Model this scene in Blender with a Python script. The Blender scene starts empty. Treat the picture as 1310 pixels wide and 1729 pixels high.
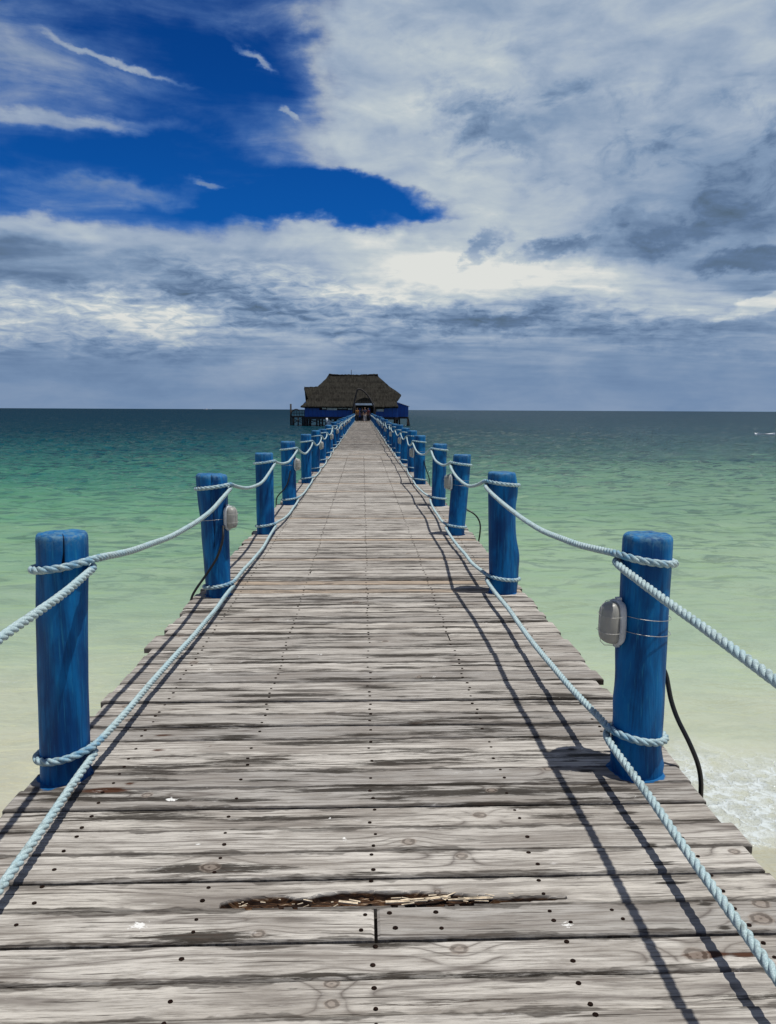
import bpy, bmesh, math, random
from mathutils import Vector, Matrix, noise
random.seed(7)
R = math.radians
sc = bpy.context.scene
C = sc.collection

# ------------------------------------------------------------------ helpers
def link(o, parent=None):
    C.objects.link(o)
    if parent is not None:
        o.parent = parent
    return o

def tag(o, label=None, cat=None, group=None, kind=None):
    if label: o['label'] = label
    if cat: o['category'] = cat
    if group: o['group'] = group
    if kind: o['kind'] = kind
    return o

def empty(name, loc=(0, 0, 0), label=None, cat=None, group=None, kind=None):
    o = bpy.data.objects.new(name, None)
    o.empty_display_size = .2
    o.location = loc
    link(o)
    return tag(o, label, cat, group, kind)

class MB:
    """collects shapes and links them as one mesh object"""
    def __init__(s):
        s.v = []; s.f = []; s.sm = []
    def add(s, vs, fs, smooth=False):
        b = len(s.v)
        s.v += [tuple(v) for v in vs]
        s.f += [tuple(i + b for i in f) for f in fs]
        s.sm += [smooth] * len(fs)
    def box(s, c, d, rot=None):
        x, y, z = d[0] / 2, d[1] / 2, d[2] / 2
        vs = [Vector(q) for q in ((-x,-y,-z),(x,-y,-z),(x,y,-z),(-x,y,-z),(-x,-y,z),(x,-y,z),(x,y,z),(-x,y,z))]
        if rot is not None: vs = [rot @ v for v in vs]
        c = Vector(c)
        s.add([v + c for v in vs], [(0,3,2,1),(4,5,6,7),(0,1,5,4),(1,2,6,5),(2,3,7,6),(3,0,4,7)])
    def bar(s, a, b, w, h=None):
        a = Vector(a); b = Vector(b); d = b - a
        h = h or w
        q = d.to_track_quat('Z', 'X').to_matrix()
        s.box((a + b) / 2, (w, h, d.length), q)
    def tube(s, pts, r, n=8, cap=True, smooth=True):
        pts = [Vector(p) for p in pts]
        rr = r if isinstance(r, (list, tuple)) else [r] * len(pts)
        vs = []; fs = []
        up = None
        for i, p in enumerate(pts):
            t = (pts[min(i + 1, len(pts) - 1)] - pts[max(i - 1, 0)])
            if t.length < 1e-9: t = Vector((0, 0, 1))
            t.normalize()
            if up is None:
                up = Vector((0, 0, 1)) if abs(t.z) < .9 else Vector((1, 0, 0))
            u = (up - t * up.dot(t))
            if u.length < 1e-6: u = t.orthogonal()
            u.normalize(); up = u
            w = t.cross(u)
            for k in range(n):
                a = 2 * math.pi * k / n
                vs.append(p + (u * math.cos(a) + w * math.sin(a)) * rr[i])
        for i in range(len(pts) - 1):
            for k in range(n):
                k2 = (k + 1) % n
                fs.append((i*n + k, i*n + k2, (i+1)*n + k2, (i+1)*n + k))
        if cap:
            fs.append(tuple(range(n))[::-1])
            fs.append(tuple((len(pts) - 1) * n + k for k in range(n)))
        s.add(vs, fs, smooth)
    def build(s, name, mat, parent=None):
        me = bpy.data.meshes.new(name)
        me.from_pydata(s.v, [], s.f)
        me.polygons.foreach_set('use_smooth', s.sm)
        me.materials.append(mat)
        me.update()
        o = bpy.data.objects.new(name, me)
        return link(o, parent)

# ------------------------------------------------------------------ node helper
class NT:
    def __init__(s, nt):
        s.nt = nt
    def n(s, t, **kw):
        nd = s.nt.nodes.new(t)
        for k, v in kw.items(): setattr(nd, k, v)
        return nd
    def sock(s, i, v):
        if v is None: return
        if isinstance(v, bpy.types.NodeSocket): s.nt.links.new(v, i)
        else:
            if i.type == 'RGBA' and hasattr(v, '__len__') and len(v) == 3: v = (*v, 1)
            i.default_value = v
    def m(s, op, a, b=None, c=None, clamp=False):
        nd = s.n('ShaderNodeMath', operation=op, use_clamp=clamp)
        s.sock(nd.inputs[0], a); s.sock(nd.inputs[1], b); s.sock(nd.inputs[2], c)
        return nd.outputs[0]
    def vm(s, op, a, b=None):
        nd = s.n('ShaderNodeVectorMath', operation=op)
        s.sock(nd.inputs[0], a)
        if op == 'SCALE': s.sock(nd.inputs['Scale'], b)
        else: s.sock(nd.inputs[1], b)
        return nd.outputs['Value'] if op in ('LENGTH', 'DISTANCE', 'DOT_PRODUCT') else nd.outputs[0]
    def mapr(s, v, a, b, c=0., d=1., smooth=True):
        nd = s.n('ShaderNodeMapRange', interpolation_type='SMOOTHSTEP' if smooth else 'LINEAR')
        for i, q in enumerate((v, a, b, c, d)): s.sock(nd.inputs[i], q)
        return nd.outputs[0]
    def noise(s, v, scale, detail=4, rough=.5, dist=0., col=False):
        nd = s.n('ShaderNodeTexNoise')
        s.sock(nd.inputs['Vector'], v)
        nd.inputs['Scale'].default_value = scale; nd.inputs['Detail'].default_value = detail
        nd.inputs['Roughness'].default_value = rough; nd.inputs['Distortion'].default_value = dist
        return nd.outputs['Color' if col else 0]
    def map(s, v, scale=(1, 1, 1), loc=(0, 0, 0), rot=(0, 0, 0), kind='POINT'):
        nd = s.n('ShaderNodeMapping', vector_type=kind)
        s.sock(nd.inputs['Vector'], v)
        nd.inputs['Location'].default_value = loc; nd.inputs['Rotation'].default_value = rot
        nd.inputs['Scale'].default_value = scale
        return nd.outputs[0]
    def mix(s, f, a, b, blend='MIX'):
        nd = s.n('ShaderNodeMix', data_type='RGBA', blend_type=blend)
        s.sock(nd.inputs['Factor'], f); s.sock(nd.inputs['A'], a); s.sock(nd.inputs['B'], b)
        return [o for o in nd.outputs if o.type == 'RGBA'][0] if True else None
    def ramp(s, v, stops, interp='LINEAR'):
        nd = s.n('ShaderNodeValToRGB')
        cr = nd.color_ramp; cr.interpolation = interp
        while len(cr.elements) < len(stops): cr.elements.new(.5)
        for e, (p, c) in zip(cr.elements, stops):
            e.position = p
            e.color = (*c, 1) if hasattr(c, '__len__') else (c, c, c, 1)
        s.sock(nd.inputs[0], v)
        return nd.outputs[0]
    def sep(s, v):
        nd = s.n('ShaderNodeSeparateXYZ'); s.sock(nd.inputs[0], v); return nd.outputs
    def comb(s, x, y, z):
        nd = s.n('ShaderNodeCombineXYZ')
        for i, q in enumerate((x, y, z)): s.sock(nd.inputs[i], q)
        return nd.outputs[0]
    def attr(s, name):
        return s.n('ShaderNodeAttribute', attribute_name=name).outputs
    def bump(s, h, strength=.3, dist=.01, normal=None):
        nd = s.n('ShaderNodeBump')
        s.sock(nd.inputs['Height'], h); s.sock(nd.inputs['Strength'], strength)
        s.sock(nd.inputs['Distance'], dist); s.sock(nd.inputs['Normal'], normal)
        return nd.outputs[0]

def srgb(*c):
    return tuple((v / 255 / 12.92 if v / 255 <= .04045 else ((v / 255 + .055) / 1.055) ** 2.4) for v in c)

def material(name):
    m = bpy.data.materials.new(name); m.use_nodes = True
    nt = m.node_tree; nt.nodes.clear()
    h = NT(nt)
    out = h.n('ShaderNodeOutputMaterial'); b = h.n('ShaderNodeBsdfPrincipled')
    nt.links.new(b.outputs[0], out.inputs[0])
    return m, h, b, out

def simple(name, col, rough=.6, var=.25, scale=8, metal=0., bump=0., stretch=(1, 1, 1)):
    m, h, b, out = material(name)
    tc = h.n('ShaderNodeTexCoord').outputs['Object']
    v = h.map(tc, stretch)
    n1 = h.noise(v, scale, 5, .6)
    f = h.mapr(n1, .3, .7, 1 - var, 1 + var)
    c = h.mix(1., col, h.comb(f, f, f), 'MULTIPLY')
    h.sock(b.inputs['Base Color'], c)
    b.inputs['Roughness'].default_value = rough; b.inputs['Metallic'].default_value = metal
    if bump: h.sock(b.inputs['Normal'], h.bump(n1, bump, .02))
    return m

# ------------------------------------------------------------------ camera
cam = bpy.data.cameras.new('camera'); co = link(bpy.data.objects.new('camera', cam))
cam.sensor_fit = 'VERTICAL'; cam.sensor_height = 36; cam.sensor_width = 27
cam.lens = 1249 / 1729 * 36; cam.clip_end = 100000; cam.clip_start = .05
co.location = (-.035, 0, 1.5)
co.matrix_world = (Matrix.Translation((-.035, 0, 1.5)) @ Matrix.Rotation(-R(1.97), 4, 'Z') @
                   Matrix.Rotation(R(90 - 7.86), 4, 'X') @ Matrix.Rotation(.0046, 4, 'Z'))
sc.camera = co
sc.view_settings.view_transform = 'Standard'; sc.view_settings.look = 'None'
sc.view_settings.exposure = 0; sc.view_settings.gamma = 1

# ------------------------------------------------------------------ sun and sky
SUN = Vector((.262, -.06, 1)).normalized()
sl = bpy.data.lights.new('sun', 'SUN'); so = link(bpy.data.objects.new('sun', sl))
sl.energy = 4.3; sl.angle = R(.6); sl.color = (1, .965, .91)
so.rotation_euler = SUN.to_track_quat('Z', 'Y').to_euler()
so.location = SUN * 50

w = bpy.data.worlds.new('World'); sc.world = w; w.use_nodes = True
w.node_tree.nodes.clear(); h = NT(w.node_tree)
wo = h.n('ShaderNodeOutputWorld'); bg = h.n('ShaderNodeBackground')
w.node_tree.links.new(bg.outputs[0], wo.inputs[0])
SK = .1
w.cycles.sampling_method = 'MANUAL'; w.cycles.sample_map_resolution = 256
bg.inputs['Strength'].default_value = SK
sky = h.n('ShaderNodeTexSky', sky_type='NISHITA', sun_disc=False)
sky.sun_elevation = math.asin(SUN.z); sky.sun_rotation = math.atan2(SUN.x, SUN.y)
sky.ozone_density = 3.; sky.dust_density = .3; sky.air_density = 1.
dirv = h.vm('NORMALIZE', h.n('ShaderNodeTexCoord').outputs['Generated'])
dx, dy, dz = h.sep(dirv)
az = h.m('ARCTAN2', dx, dy); el = h.m('ARCSINE', dz)
# clouds as a sheet overhead: streaks shorten towards the horizon
zz = h.m('ADD', h.m('MAXIMUM', dz, 0.), .10)
sheet = h.comb(h.m('DIVIDE', dx, zz), h.m('DIVIDE', dy, zz), h.m('MULTIPLY', dz, 1.))
AE = h.comb(az, h.m('MULTIPLY', el, 1.), 0)
wa = h.vm('SUBTRACT', h.noise(h.map(AE, (1, 1.8, 1)), 5., 4, .55, col=True), (.5, .5, .5))
wb = h.vm('SUBTRACT', h.noise(h.map(AE, (1, 1.7, 1)), 22., 5, .6, col=True), (.5, .5, .5))
W1 = h.vm('MULTIPLY', h.vm('ADD', h.vm('MULTIPLY', wa, (.16, .09, 0)), h.vm('MULTIPLY', wb, (.055, .034, 0))), (1, 1, 0))
P = h.vm('ADD', AE, W1)
wc = h.vm('SUBTRACT', h.noise(h.map(AE, (1, 1.5, 1), loc=(5, 5, 0)), 34., 6, .65, col=True), (.5, .5, .5))
PD = h.vm('ADD', P, h.vm('MULTIPLY', wc, (.075, .045, 0)))
def blob(a, e, ra, re, rot=0., soft=.9, src=None):
    """1 in the middle of an ellipse of sky, 0 outside it"""
    v = h.n('ShaderNodeMapping', vector_type='TEXTURE')
    h.sock(v.inputs['Vector'], src or P)
    v.inputs['Location'].default_value = (a, e, 0); v.inputs['Rotation'].default_value = (0, 0, R(rot))
    v.inputs['Scale'].default_value = (ra, re, 1)
    return h.mapr(h.vm('LENGTH', v.outputs[0]), 1 + soft * .5, 1 - soft * .5)
def total(items, start=0.):
    t = start
    for wgt, b in items: t = h.m('MULTIPLY_ADD', b, wgt, t)
    return t
n_str = h.noise(h.map(sheet, (.9, 1.5, 1), rot=(0, 0, R(-14))), 1.5, 6, .5, .35)      # streaky sheets
n_fine = h.noise(h.map(sheet, (.8, 2.0, 1), loc=(4, 2, 0), rot=(0, 0, R(12))), 2.6, 6, .55, .5)
n_puff = h.noise(h.map(AE, (1, 1.5, 1), loc=(2, 5, 0)), 9., 7, .6, .25)
n_wisp = h.noise(h.map(AE, (1, 4.5, 1), loc=(7, 1, 0), rot=(0, 0, R(-7))), 6., 7, .62, .5)
n_rip = h.noise(h.map(AE, (1, 3.2, 1), loc=(1, 4, 0), rot=(0, 0, R(-10))), 36., 5, .6, .6)
n_soft = h.noise(h.map(AE, (1, 2.6, 1), loc=(3, 9, 0), rot=(0, 0, R(-8))), 9., 6, .52, .5)
s0 = h.m('SUBTRACT', n_str, .5); f0 = h.m('SUBTRACT', n_fine, .5); p0 = h.m('SUBTRACT', n_puff, .5); w0 = h.m('SUBTRACT', n_wisp, .5); q0 = h.m('SUBTRACT', n_soft, .5)
pe = h.sep(P)[1]; pa = h.sep(P)[0]
# coverage of the blue by cloud
low = h.mapr(pe, .295, .185)
cov = total([
    (1.15, low),
    (.28, blob(.31, .375, .45, .28, -8, 1.0)),
    (.06, blob(-.35, .32, .24, .12, 0, 1.4)),
    (1.2, blob(.325, .375, .36, .215, -8, .45)),
    (.9, blob(.56, .52, .5, .20, 0, .6)),
    (.40, blob(-.40, .362, .15, .055, 4, 1.2)),
    (.32, blob(-.344, .333, .12, .009, -2, 1.4)),
    (.40, blob(-.285, .392, .062, .0035, -13, 1.6)),
    (.50, blob(-.134, .413, .024, .006, -38, 1.2)),
    (.38, blob(-.106, .362, .014, .004, -20, 1.2)),
    (.40, blob(-.181, .277, .018, .004, -15, 1.2)),
    (.30, blob(-.308, .255, .11, .013, 6, 1.4)),
    (.50, blob(-.02, .318, .13, .035, -12, 1.4)),
    (.25, blob(-.16, .455, .2, .02, -4, 1.4)),
    (.30, blob(-.44, .44, .12, .06, 0, 1.4)),
    (-.85, blob(.065, .262, .14, .018, -9, 1.)),
    (-.7, blob(-.04, .248, .14, .022, -3, 1.2)),
    (-.35, blob(-.30, .235, .25, .02, 0, 1.3)),
], .0)
cov = h.m('ADD', cov, total([(.75, w0), (.34, p0)]))
cov = h.mapr(h.m('ADD', cov, h.mapr(el, .50, .75, 0., .75)), .10, 1.02)  # overhead term: unseen cloud added to soften the blue fill
# how bright the cloud is there
bri = total([
    (.20, blob(-.42, .105, .19, .028, 3, .9)),
    (.22, blob(-.26, .112, .10, .018, -14, 1.)),
    (.20, blob(-.20, .05, .10, .018, 0, 1.2)),
    (.22, blob(-.06, .152, .17, .026, -9, 1.1)),
    (.24, blob(.03, .200, .15, .028, -8, 1.2)),
    (.20, blob(.24, .150, .20, .034, -8, 1.3)),
    (.22, blob(.16, .180, .24, .04, 0, 1.4)),
    (.14, blob(.12, .245, .12, .028, -18, 1.2)),
    (.34, blob(.50, .120, .06, .008, 6, .8)),
    (.09, blob(.04, .37, .13, .10, 0, 1.2)),
    (.10, blob(.22, .30, .25, .06, 0, 1.2)),
    (-.34, blob(.148, .207, .034, .012, 34, 1.3, PD)),
    (-.34, blob(.225, .200, .065, .012, 14, 1.3, PD)),
    (-.22, blob(.350, .208, .095, .018, 4, 1.3, PD)),
    (-.20, blob(.36, .232, .07, .016, -10, 1.3, PD)),
    (-.12, blob(.46, .205, .10, .05, 0, 1.3, PD)),
    (-.26, blob(.492, .168, .06, .012, 0, 1.2, PD)),
    (-.26, blob(.10, .120, .12, .014, -7, 1.2, PD)),
    (-.18, blob(.34, .100, .16, .020, -4, 1.3, PD)),
    (-.22, blob(-.29, .158, .22, .030, -5, 1.1)),
    (-.26, blob(.165, .345, .08, .016, -16, 1.3, PD)),
    (-.16, blob(.26, .365, .10, .03, -20, 1.4, PD)),
    (-.17, blob(.40, .285, .12, .04, -6, 1.4, PD)),
    (-.04, blob(.07, .05, .7, .055, 0, 1.)),
    (-.12, blob(-.33, .06, .2, .03, 0, 1.)),
    (.16, blob(-.42, .216, .16, .022, -12, 1.2)),
], .50)
calm = h.mapr(el, .02, .12, .06, 1.)
bri = h.m('ADD', bri, h.m('MULTIPLY', s0, h.m('MULTIPLY', calm, h.mapr(el, .34, .16, .15, .70))))
bri = h.m('ADD', bri, h.m('MULTIPLY', f0, h.m('MULTIPLY', calm, h.mapr(el, .26, .10, .10, .62))))
bri = h.m('ADD', bri, h.m('MULTIPLY', q0, h.mapr(el, .0, .12, .55, .75)))
n_wsp = h.noise(h.map(AE, (1, 1.7, 1), loc=(8, 2, 0), rot=(0, 0, R(-22))), 13., 8, .62, .45)
wsp = h.m('MULTIPLY', h.mapr(n_wsp, .50, .70), h.m('MAXIMUM', blob(.24, .34, .22, .07, -14, 1.2), blob(.42, .28, .16, .09, 0, 1.2)))
bri = h.m('MULTIPLY_ADD', wsp, -.24, bri)
bri = h.m('ADD', bri, h.mapr(el, .25, .33, .02, .11))
rpm = h.m('MAXIMUM', blob(-.34, .105, .26, .038, 2, 1.), h.m('MAXIMUM', blob(-.07, .135, .20, .042, -6, 1.), h.m('MULTIPLY', blob(.25, .12, .2, .03, -4, 1.), .6)))
bri = h.m('ADD', bri, h.m('MULTIPLY', h.m('SUBTRACT', n_rip, .5), h.m('MULTIPLY_ADD', rpm, 1.15, .12)))
bri = h.m('ADD', bri, h.m('MULTIPLY', p0, h.mapr(el, .2, .34, .12, .42)))
k = 1 / SK
def sk(*c): return tuple(x * k for x in srgb(*c))
ccol = h.ramp(h.m('MULTIPLY', bri, 1.), [(.0, sk(84, 104, 124)), (.22, sk(98, 122, 154)), (.42, sk(128, 151, 180)), (.62, sk(160, 176, 196)), (.82, sk(188, 199, 206)), (1.05, sk(222, 224, 220))])
# haze band above the horizon
hz = h.mapr(el, .13, .02)
ccol = h.mix(h.m('MULTIPLY', hz, .55), ccol, sk(104, 131, 168))
ccol = h.mix(h.mapr(el, .52, .8), ccol, sk(146, 146, 146))  # unseen overhead cloud, added and greyed for neutral fill light
# deep polarised blue of the clear patch
ccol = h.mix(h.mapr(cov, .75, .15, 0., .8), ccol, sk(96, 146, 208))
blue = h.mix(1., sky.outputs[0], h.mix(h.mapr(el, .46, .24), (.016, .215, .60), (.022, .285, .74)), 'MULTIPLY')
col = h.mix(cov, blue, ccol)
# below the horizon: dim sea light
col = h.mix(h.mapr(el, -.02, 0.), tuple(x * k for x in (.08, .13, .13)), col)
h.sock(bg.inputs['Color'], col)

# ------------------------------------------------------------------ sea and beach
SEA = -.9
def sea_mesh(name, mat):
    rs = [.8]
    while rs[-1] < 60000: rs.append(rs[-1] * (1.012 if 4 < rs[-1] < 330 else 1.07) + .01)
    az_ = []
    a_ = -math.pi
    while a_ < math.pi - 1e-6:
        az_.append(a_); a_ += .0045 if -.66 <= a_ < .66 else .05
    az_[-1] = min(az_[-1], math.pi - .01)
    sg = len(az_); vs = []; fs = []
    for r in rs:
        sp = r * .012
        w1 = 1; w2 = 1. if sp < 1. else .5; w3 = max(0., 1 - sp / .25)
        for a_ in az_:
            x = r * math.sin(a_); y = r * math.cos(a_)
            amp = min(1., max(.0, (r - 5.) / 60.))
            z = 0.
            if 4 < r < 2500 and abs(a_) < .8:
                cr = 1 - 2 * abs(noise.noise(Vector((x * .42 + 7, y * .60, 0))))
                c2 = 1 - 2 * abs(noise.noise(Vector((x * .85, y * 1.5 + x * .2, 3))))
                c3 = noise.noise(Vector((x * 2.1, y * 4., 9)))
                z = (.014 + .20 * amp) * cr * .6 + (.016 + .17 * amp) * c2 * w2 + (.022 + .05 * amp) * c3 * w3 - .10 * amp
            vs.append((x, y, SEA + z))
    for i in range(len(rs) - 1):
        for k_ in range(sg):
            k2 = (k_ + 1) % sg
            fs.append((i*sg + k_, (i+1)*sg + k_, (i+1)*sg + k2, i*sg + k2))
    mb = MB(); mb.add(vs, fs, True)
    return mb.build(name, mat)

m_sea, h, b, out = material('sea water')
pos = h.n('ShaderNodeNewGeometry').outputs['Position']
px_, py_, pz_ = h.sep(pos)
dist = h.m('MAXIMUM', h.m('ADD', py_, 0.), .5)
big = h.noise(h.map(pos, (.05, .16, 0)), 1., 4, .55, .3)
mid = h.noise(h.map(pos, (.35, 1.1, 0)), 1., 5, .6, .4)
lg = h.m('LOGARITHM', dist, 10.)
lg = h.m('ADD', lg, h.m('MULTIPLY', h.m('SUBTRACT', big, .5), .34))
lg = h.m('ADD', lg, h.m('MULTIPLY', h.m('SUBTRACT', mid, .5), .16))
xs = h.mapr(px_, -12, 14)                       # greyer reflection tint east of the pier, put into the water colour
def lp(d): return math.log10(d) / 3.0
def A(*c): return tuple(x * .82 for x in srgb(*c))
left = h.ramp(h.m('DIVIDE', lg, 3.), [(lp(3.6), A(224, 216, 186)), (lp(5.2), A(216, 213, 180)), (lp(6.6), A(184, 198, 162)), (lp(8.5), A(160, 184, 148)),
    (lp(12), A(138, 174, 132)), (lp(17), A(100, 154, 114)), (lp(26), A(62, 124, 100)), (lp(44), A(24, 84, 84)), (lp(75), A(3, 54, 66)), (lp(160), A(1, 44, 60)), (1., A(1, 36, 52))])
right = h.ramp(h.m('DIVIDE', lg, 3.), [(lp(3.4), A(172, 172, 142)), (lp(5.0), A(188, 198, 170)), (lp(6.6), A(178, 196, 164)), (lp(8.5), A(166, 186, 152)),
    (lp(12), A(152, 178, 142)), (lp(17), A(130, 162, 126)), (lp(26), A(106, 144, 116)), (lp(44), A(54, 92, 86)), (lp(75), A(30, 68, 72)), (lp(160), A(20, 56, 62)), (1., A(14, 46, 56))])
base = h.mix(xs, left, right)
# weed specks, and wave shading painted as darker ripple troughs
tr = h.noise(h.map(pos, (1.1, 2.6, 0)), 1., 6, .66, .8)
far = h.mapr(dist, 12., 45.)
base = h.mix(h.m('MULTIPLY', h.mapr(tr, .52, .40), h.m('MULTIPLY_ADD', far, .45, h.mapr(dist, 7., 13., .08, .42))), base, A(12, 50, 60))
spk = h.noise(h.map(pos, (1.4, 2.4, 0)), 1.6, 3, .6)
base = h.mix(h.m('MULTIPLY', h.mapr(spk, .775, .80), h.mapr(dist, 14., 6., 0, .55)), base, A(70, 74, 48))
# foam where the wash breaks at the east side and thin lace lines on the west side
lace = h.n('ShaderNodeTexVoronoi', feature='DISTANCE_TO_EDGE')
lw = h.vm('ADD', h.map(pos, (1, 1.2, 0)), h.vm('SCALE', h.noise(pos, 5., 4, .6, col=True), .35))
h.sock(lace.inputs['Vector'], lw); lace.inputs['Scale'].default_value = 5.5
lc = h.mapr(lace.outputs['Distance'], .12, .0)
fn = h.noise(pos, 9., 7, .7)
sp = h.noise(pos, 70., 3, .7)
edge = h.m('ADD', py_, h.m('ADD', h.m('MULTIPLY', h.m('SUBTRACT', h.noise(pos, .9, 3, .5), .5), .9), h.m('MULTIPLY', h.m('SUBTRACT', px_, 2.4), .05)))
band = h.m('MULTIPLY', h.mapr(edge, 3.58, 3.72), h.mapr(edge, 5.15, 4.5))
band = h.m('MULTIPLY', band, h.mapr(px_, 1.2, 1.7))
foam_and_glitter = h.m('MULTIPLY', band, h.m('ADD', h.m('MULTIPLY', lc, .45), h.m('ADD', h.mapr(fn, .36, .64, .25, .85), h.mapr(sp, .60, .72, 0., .45))), clamp=True)
lin = h.m('MULTIPLY', h.mapr(h.m('ABSOLUTE', h.m('SUBTRACT', h.m('ADD', py_, h.m('MULTIPLY', h.noise(h.map(pos, (.5, 1, 0)), 1.3, 4, .6), 1.6)), 7.0)), .10, .0), h.mapr(px_, -1.0, -1.6))
foam_and_glitter = h.m('MAXIMUM', foam_and_glitter, h.m('MULTIPLY', h.m('MULTIPLY', lin, h.mapr(fn, .45, .65)), .22))
glit = h.m('MULTIPLY', h.mapr(h.noise(h.map(pos, (1, 2, 0)), 38., 2, .6), .80, .84), h.mapr(dist, 22., 6., 0., .8))  # glitter on the ripples, painted as white specks into the colour
foam_and_glitter = h.m('MAXIMUM', foam_and_glitter, glit)
base = h.mix(h.m('MULTIPLY', foam_and_glitter, .9), base, (.70, .76, .75))
wv1 = h.noise(h.map(pos, (.22, .75, 0), rot=(0, 0, R(9))), 1., 3, .5, .3)
wv2 = h.noise(h.map(pos, (.9, 2.8, 0), rot=(0, 0, R(-7))), 1., 4, .6, .4)
wv3 = h.noise(h.map(pos, (3.2, 8., 0)), 1., 4, .6, .3)
hgt = h.m('ADD', h.m('MULTIPLY', wv1, h.mapr(dist, 6., 60., .25, 1.7)), h.m('ADD', h.m('MULTIPLY', wv2, h.mapr(dist, 4., 50., .13, .65)), h.m('MULTIPLY', wv3, .055)))
hgt = h.m('ADD', hgt, h.m('MULTIPLY', foam_and_glitter, .03))
nrm = h.bump(hgt, 1., .42)
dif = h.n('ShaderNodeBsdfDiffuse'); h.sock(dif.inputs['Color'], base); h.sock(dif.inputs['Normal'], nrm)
glo = h.n('ShaderNodeBsdfGlossy'); glo.inputs['Roughness'].default_value = .06; h.sock(glo.inputs['Normal'], nrm)
fr = h.n('ShaderNodeFresnel'); fr.inputs['IOR'].default_value = 1.33; h.sock(fr.inputs['Normal'], nrm)
mx = h.n('ShaderNodeMixShader')
h.sock(mx.inputs[0], h.m('MULTIPLY', fr.outputs[0], h.mapr(h.m('LOGARITHM', dist, 10.), .7, 2., .30, h.mapr(px_, -30, 40, .12, .30))))
h.nt.links.new(dif.outputs[0], mx.inputs[1]); h.nt.links.new(glo.outputs[0], mx.inputs[2]); h.nt.links.new(mx.outputs[0], out.inputs[0])
h.nt.nodes.remove(b)
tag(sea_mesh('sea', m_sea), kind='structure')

m_sand, h, b, out = material('wet sand')
pos = h.n('ShaderNodeTexCoord').outputs['Object']
c = h.mix(h.noise(pos, 3., 6, .6), (.40, .36, .25), (.56, .52, .39))
h.sock(b.inputs['Base Color'], c); b.inputs['Roughness'].default_value = .55
h.sock(b.inputs['Normal'], h.bump(h.noise(pos, 40., 5, .7), .3, .01))
mb = MB(); n = 60; vs = []; fs = []
for j in range(n + 1):
    for i in range(n + 1):
        x = -30 + 60 * i / n; y = 3.9 - 34 * (j / n) ** 1.4
        z = SEA - .04 + max(0, 3.6 - y) * .055 + .02 * noise.noise(Vector((x * .6, y * .8, 0)))
        z = min(z, -.25)
        vs.append((x, y, z))
for j in range(n):
    for i in range(n):
        a = j * (n + 1) + i
        fs.append((a, a + n + 1, a + n + 2, a + 1))
mb.add(vs, fs, True)
tag(mb.build('beach', m_sand), kind='structure')

# ------------------------------------------------------------------ pier planking
XL, XR = -1.385, 1.312
POSTS = []      # side, base x, y, top x, y, r base, r top, height
Lp = [(-1.262, 2.92, -1.232, 2.945, .095, .098, 1.012), (-1.208, 5.92, -1.247, 5.97, .099, .124, .99), (-1.217, 8.95, -1.228, 8.98, .102, .107, .98), (-1.20, 11.75, -1.22, 11.8, .112, .118, 1.0), (-1.195, 15.25, -1.2, 15.28, .105, .112, 1.0)]
Rp = [(1.112, 2.905, 1.136, 2.965, .101, .100, 1.0), (1.130, 5.98, 1.105, 6.02, .108, .112, 1.0), (1.095, 8.85, 1.169, 8.92, .104, .106, .97), (1.162, 11.61, 1.179, 11.65, .11, .112, .975), (1.128, 15.05, 1.12, 15.08, .118, .12, .99)]
rp = random.Random(11)
for lst, sx in ((Lp, -1), (Rp, 1)):
    y = 18.1
    while y < 105.5:
        x = (1.20 if sx < 0 else 1.15) * sx + rp.uniform(-.03, .03); r_ = rp.uniform(.10, .122)
        lst.append((x, y, x + rp.uniform(-.04, .04), y + rp.uniform(-.03, .03), r_, r_ * rp.uniform(.97, 1.1), rp.uniform(.95, 1.03)))
        y += 2.99 + rp.uniform(-.08, .08)
Lp.insert(0, (-1.20, -.12, -1.21, -.12, .105, .105, 1.0)); Rp.insert(0, (1.12, -.1, 1.12, -.1, .105, .105, 1.0))

class Planks:
    def __init__(s):
        s.v = []; s.f = []; s.pc = []; s.ring = []; s.kn = []; s.st = []
pk = Planks()
rw = random.Random(5)
bounds = [-1.08, -.93, -.785, -.64, -.495, -.35, -.205, -.06, .085, .23, .375, .52, .665, .81, .955, 1.10, 1.245, 1.385, 1.525, 1.663, 1.788, 1.934, 2.074, 2.219, 2.363, 2.505, 2.652, 2.80, 2.94]
while bounds[-1] < 107.2:
    bounds.append(bounds[-1] + rw.choice((.125, .14, .145, .15, .15, .155)) + rw.uniform(-.006, .006))
KN = [(-.54, 2.284, .030, 1), (.126, 2.412, .024, .35), (.403, 2.578, .024, .3), (.236, 1.889, .025, .3), (-.117, 1.772, .020, .6), (-.114, 1.705, .018, .5), (1.244, 2.323, .020, .9), (.895, 1.847, .032, .7), (1.191, 2.052, .026, .7), (1.155, 1.985, .032, .6), (.302, 2.32, .02, .4), (-.337, 1.965, .018, .8), (.20, 2.14, .010, .5), (-.88, 2.75, .02, .7)]
rk = random.Random(21)
yk = 2.6
while yk < 26:
    yk += rk.uniform(.10, .42)
    KN.append((rk.uniform(-1.35, 1.3), yk, rk.uniform(.009, .026), rk.uniform(.2, 1)))
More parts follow.
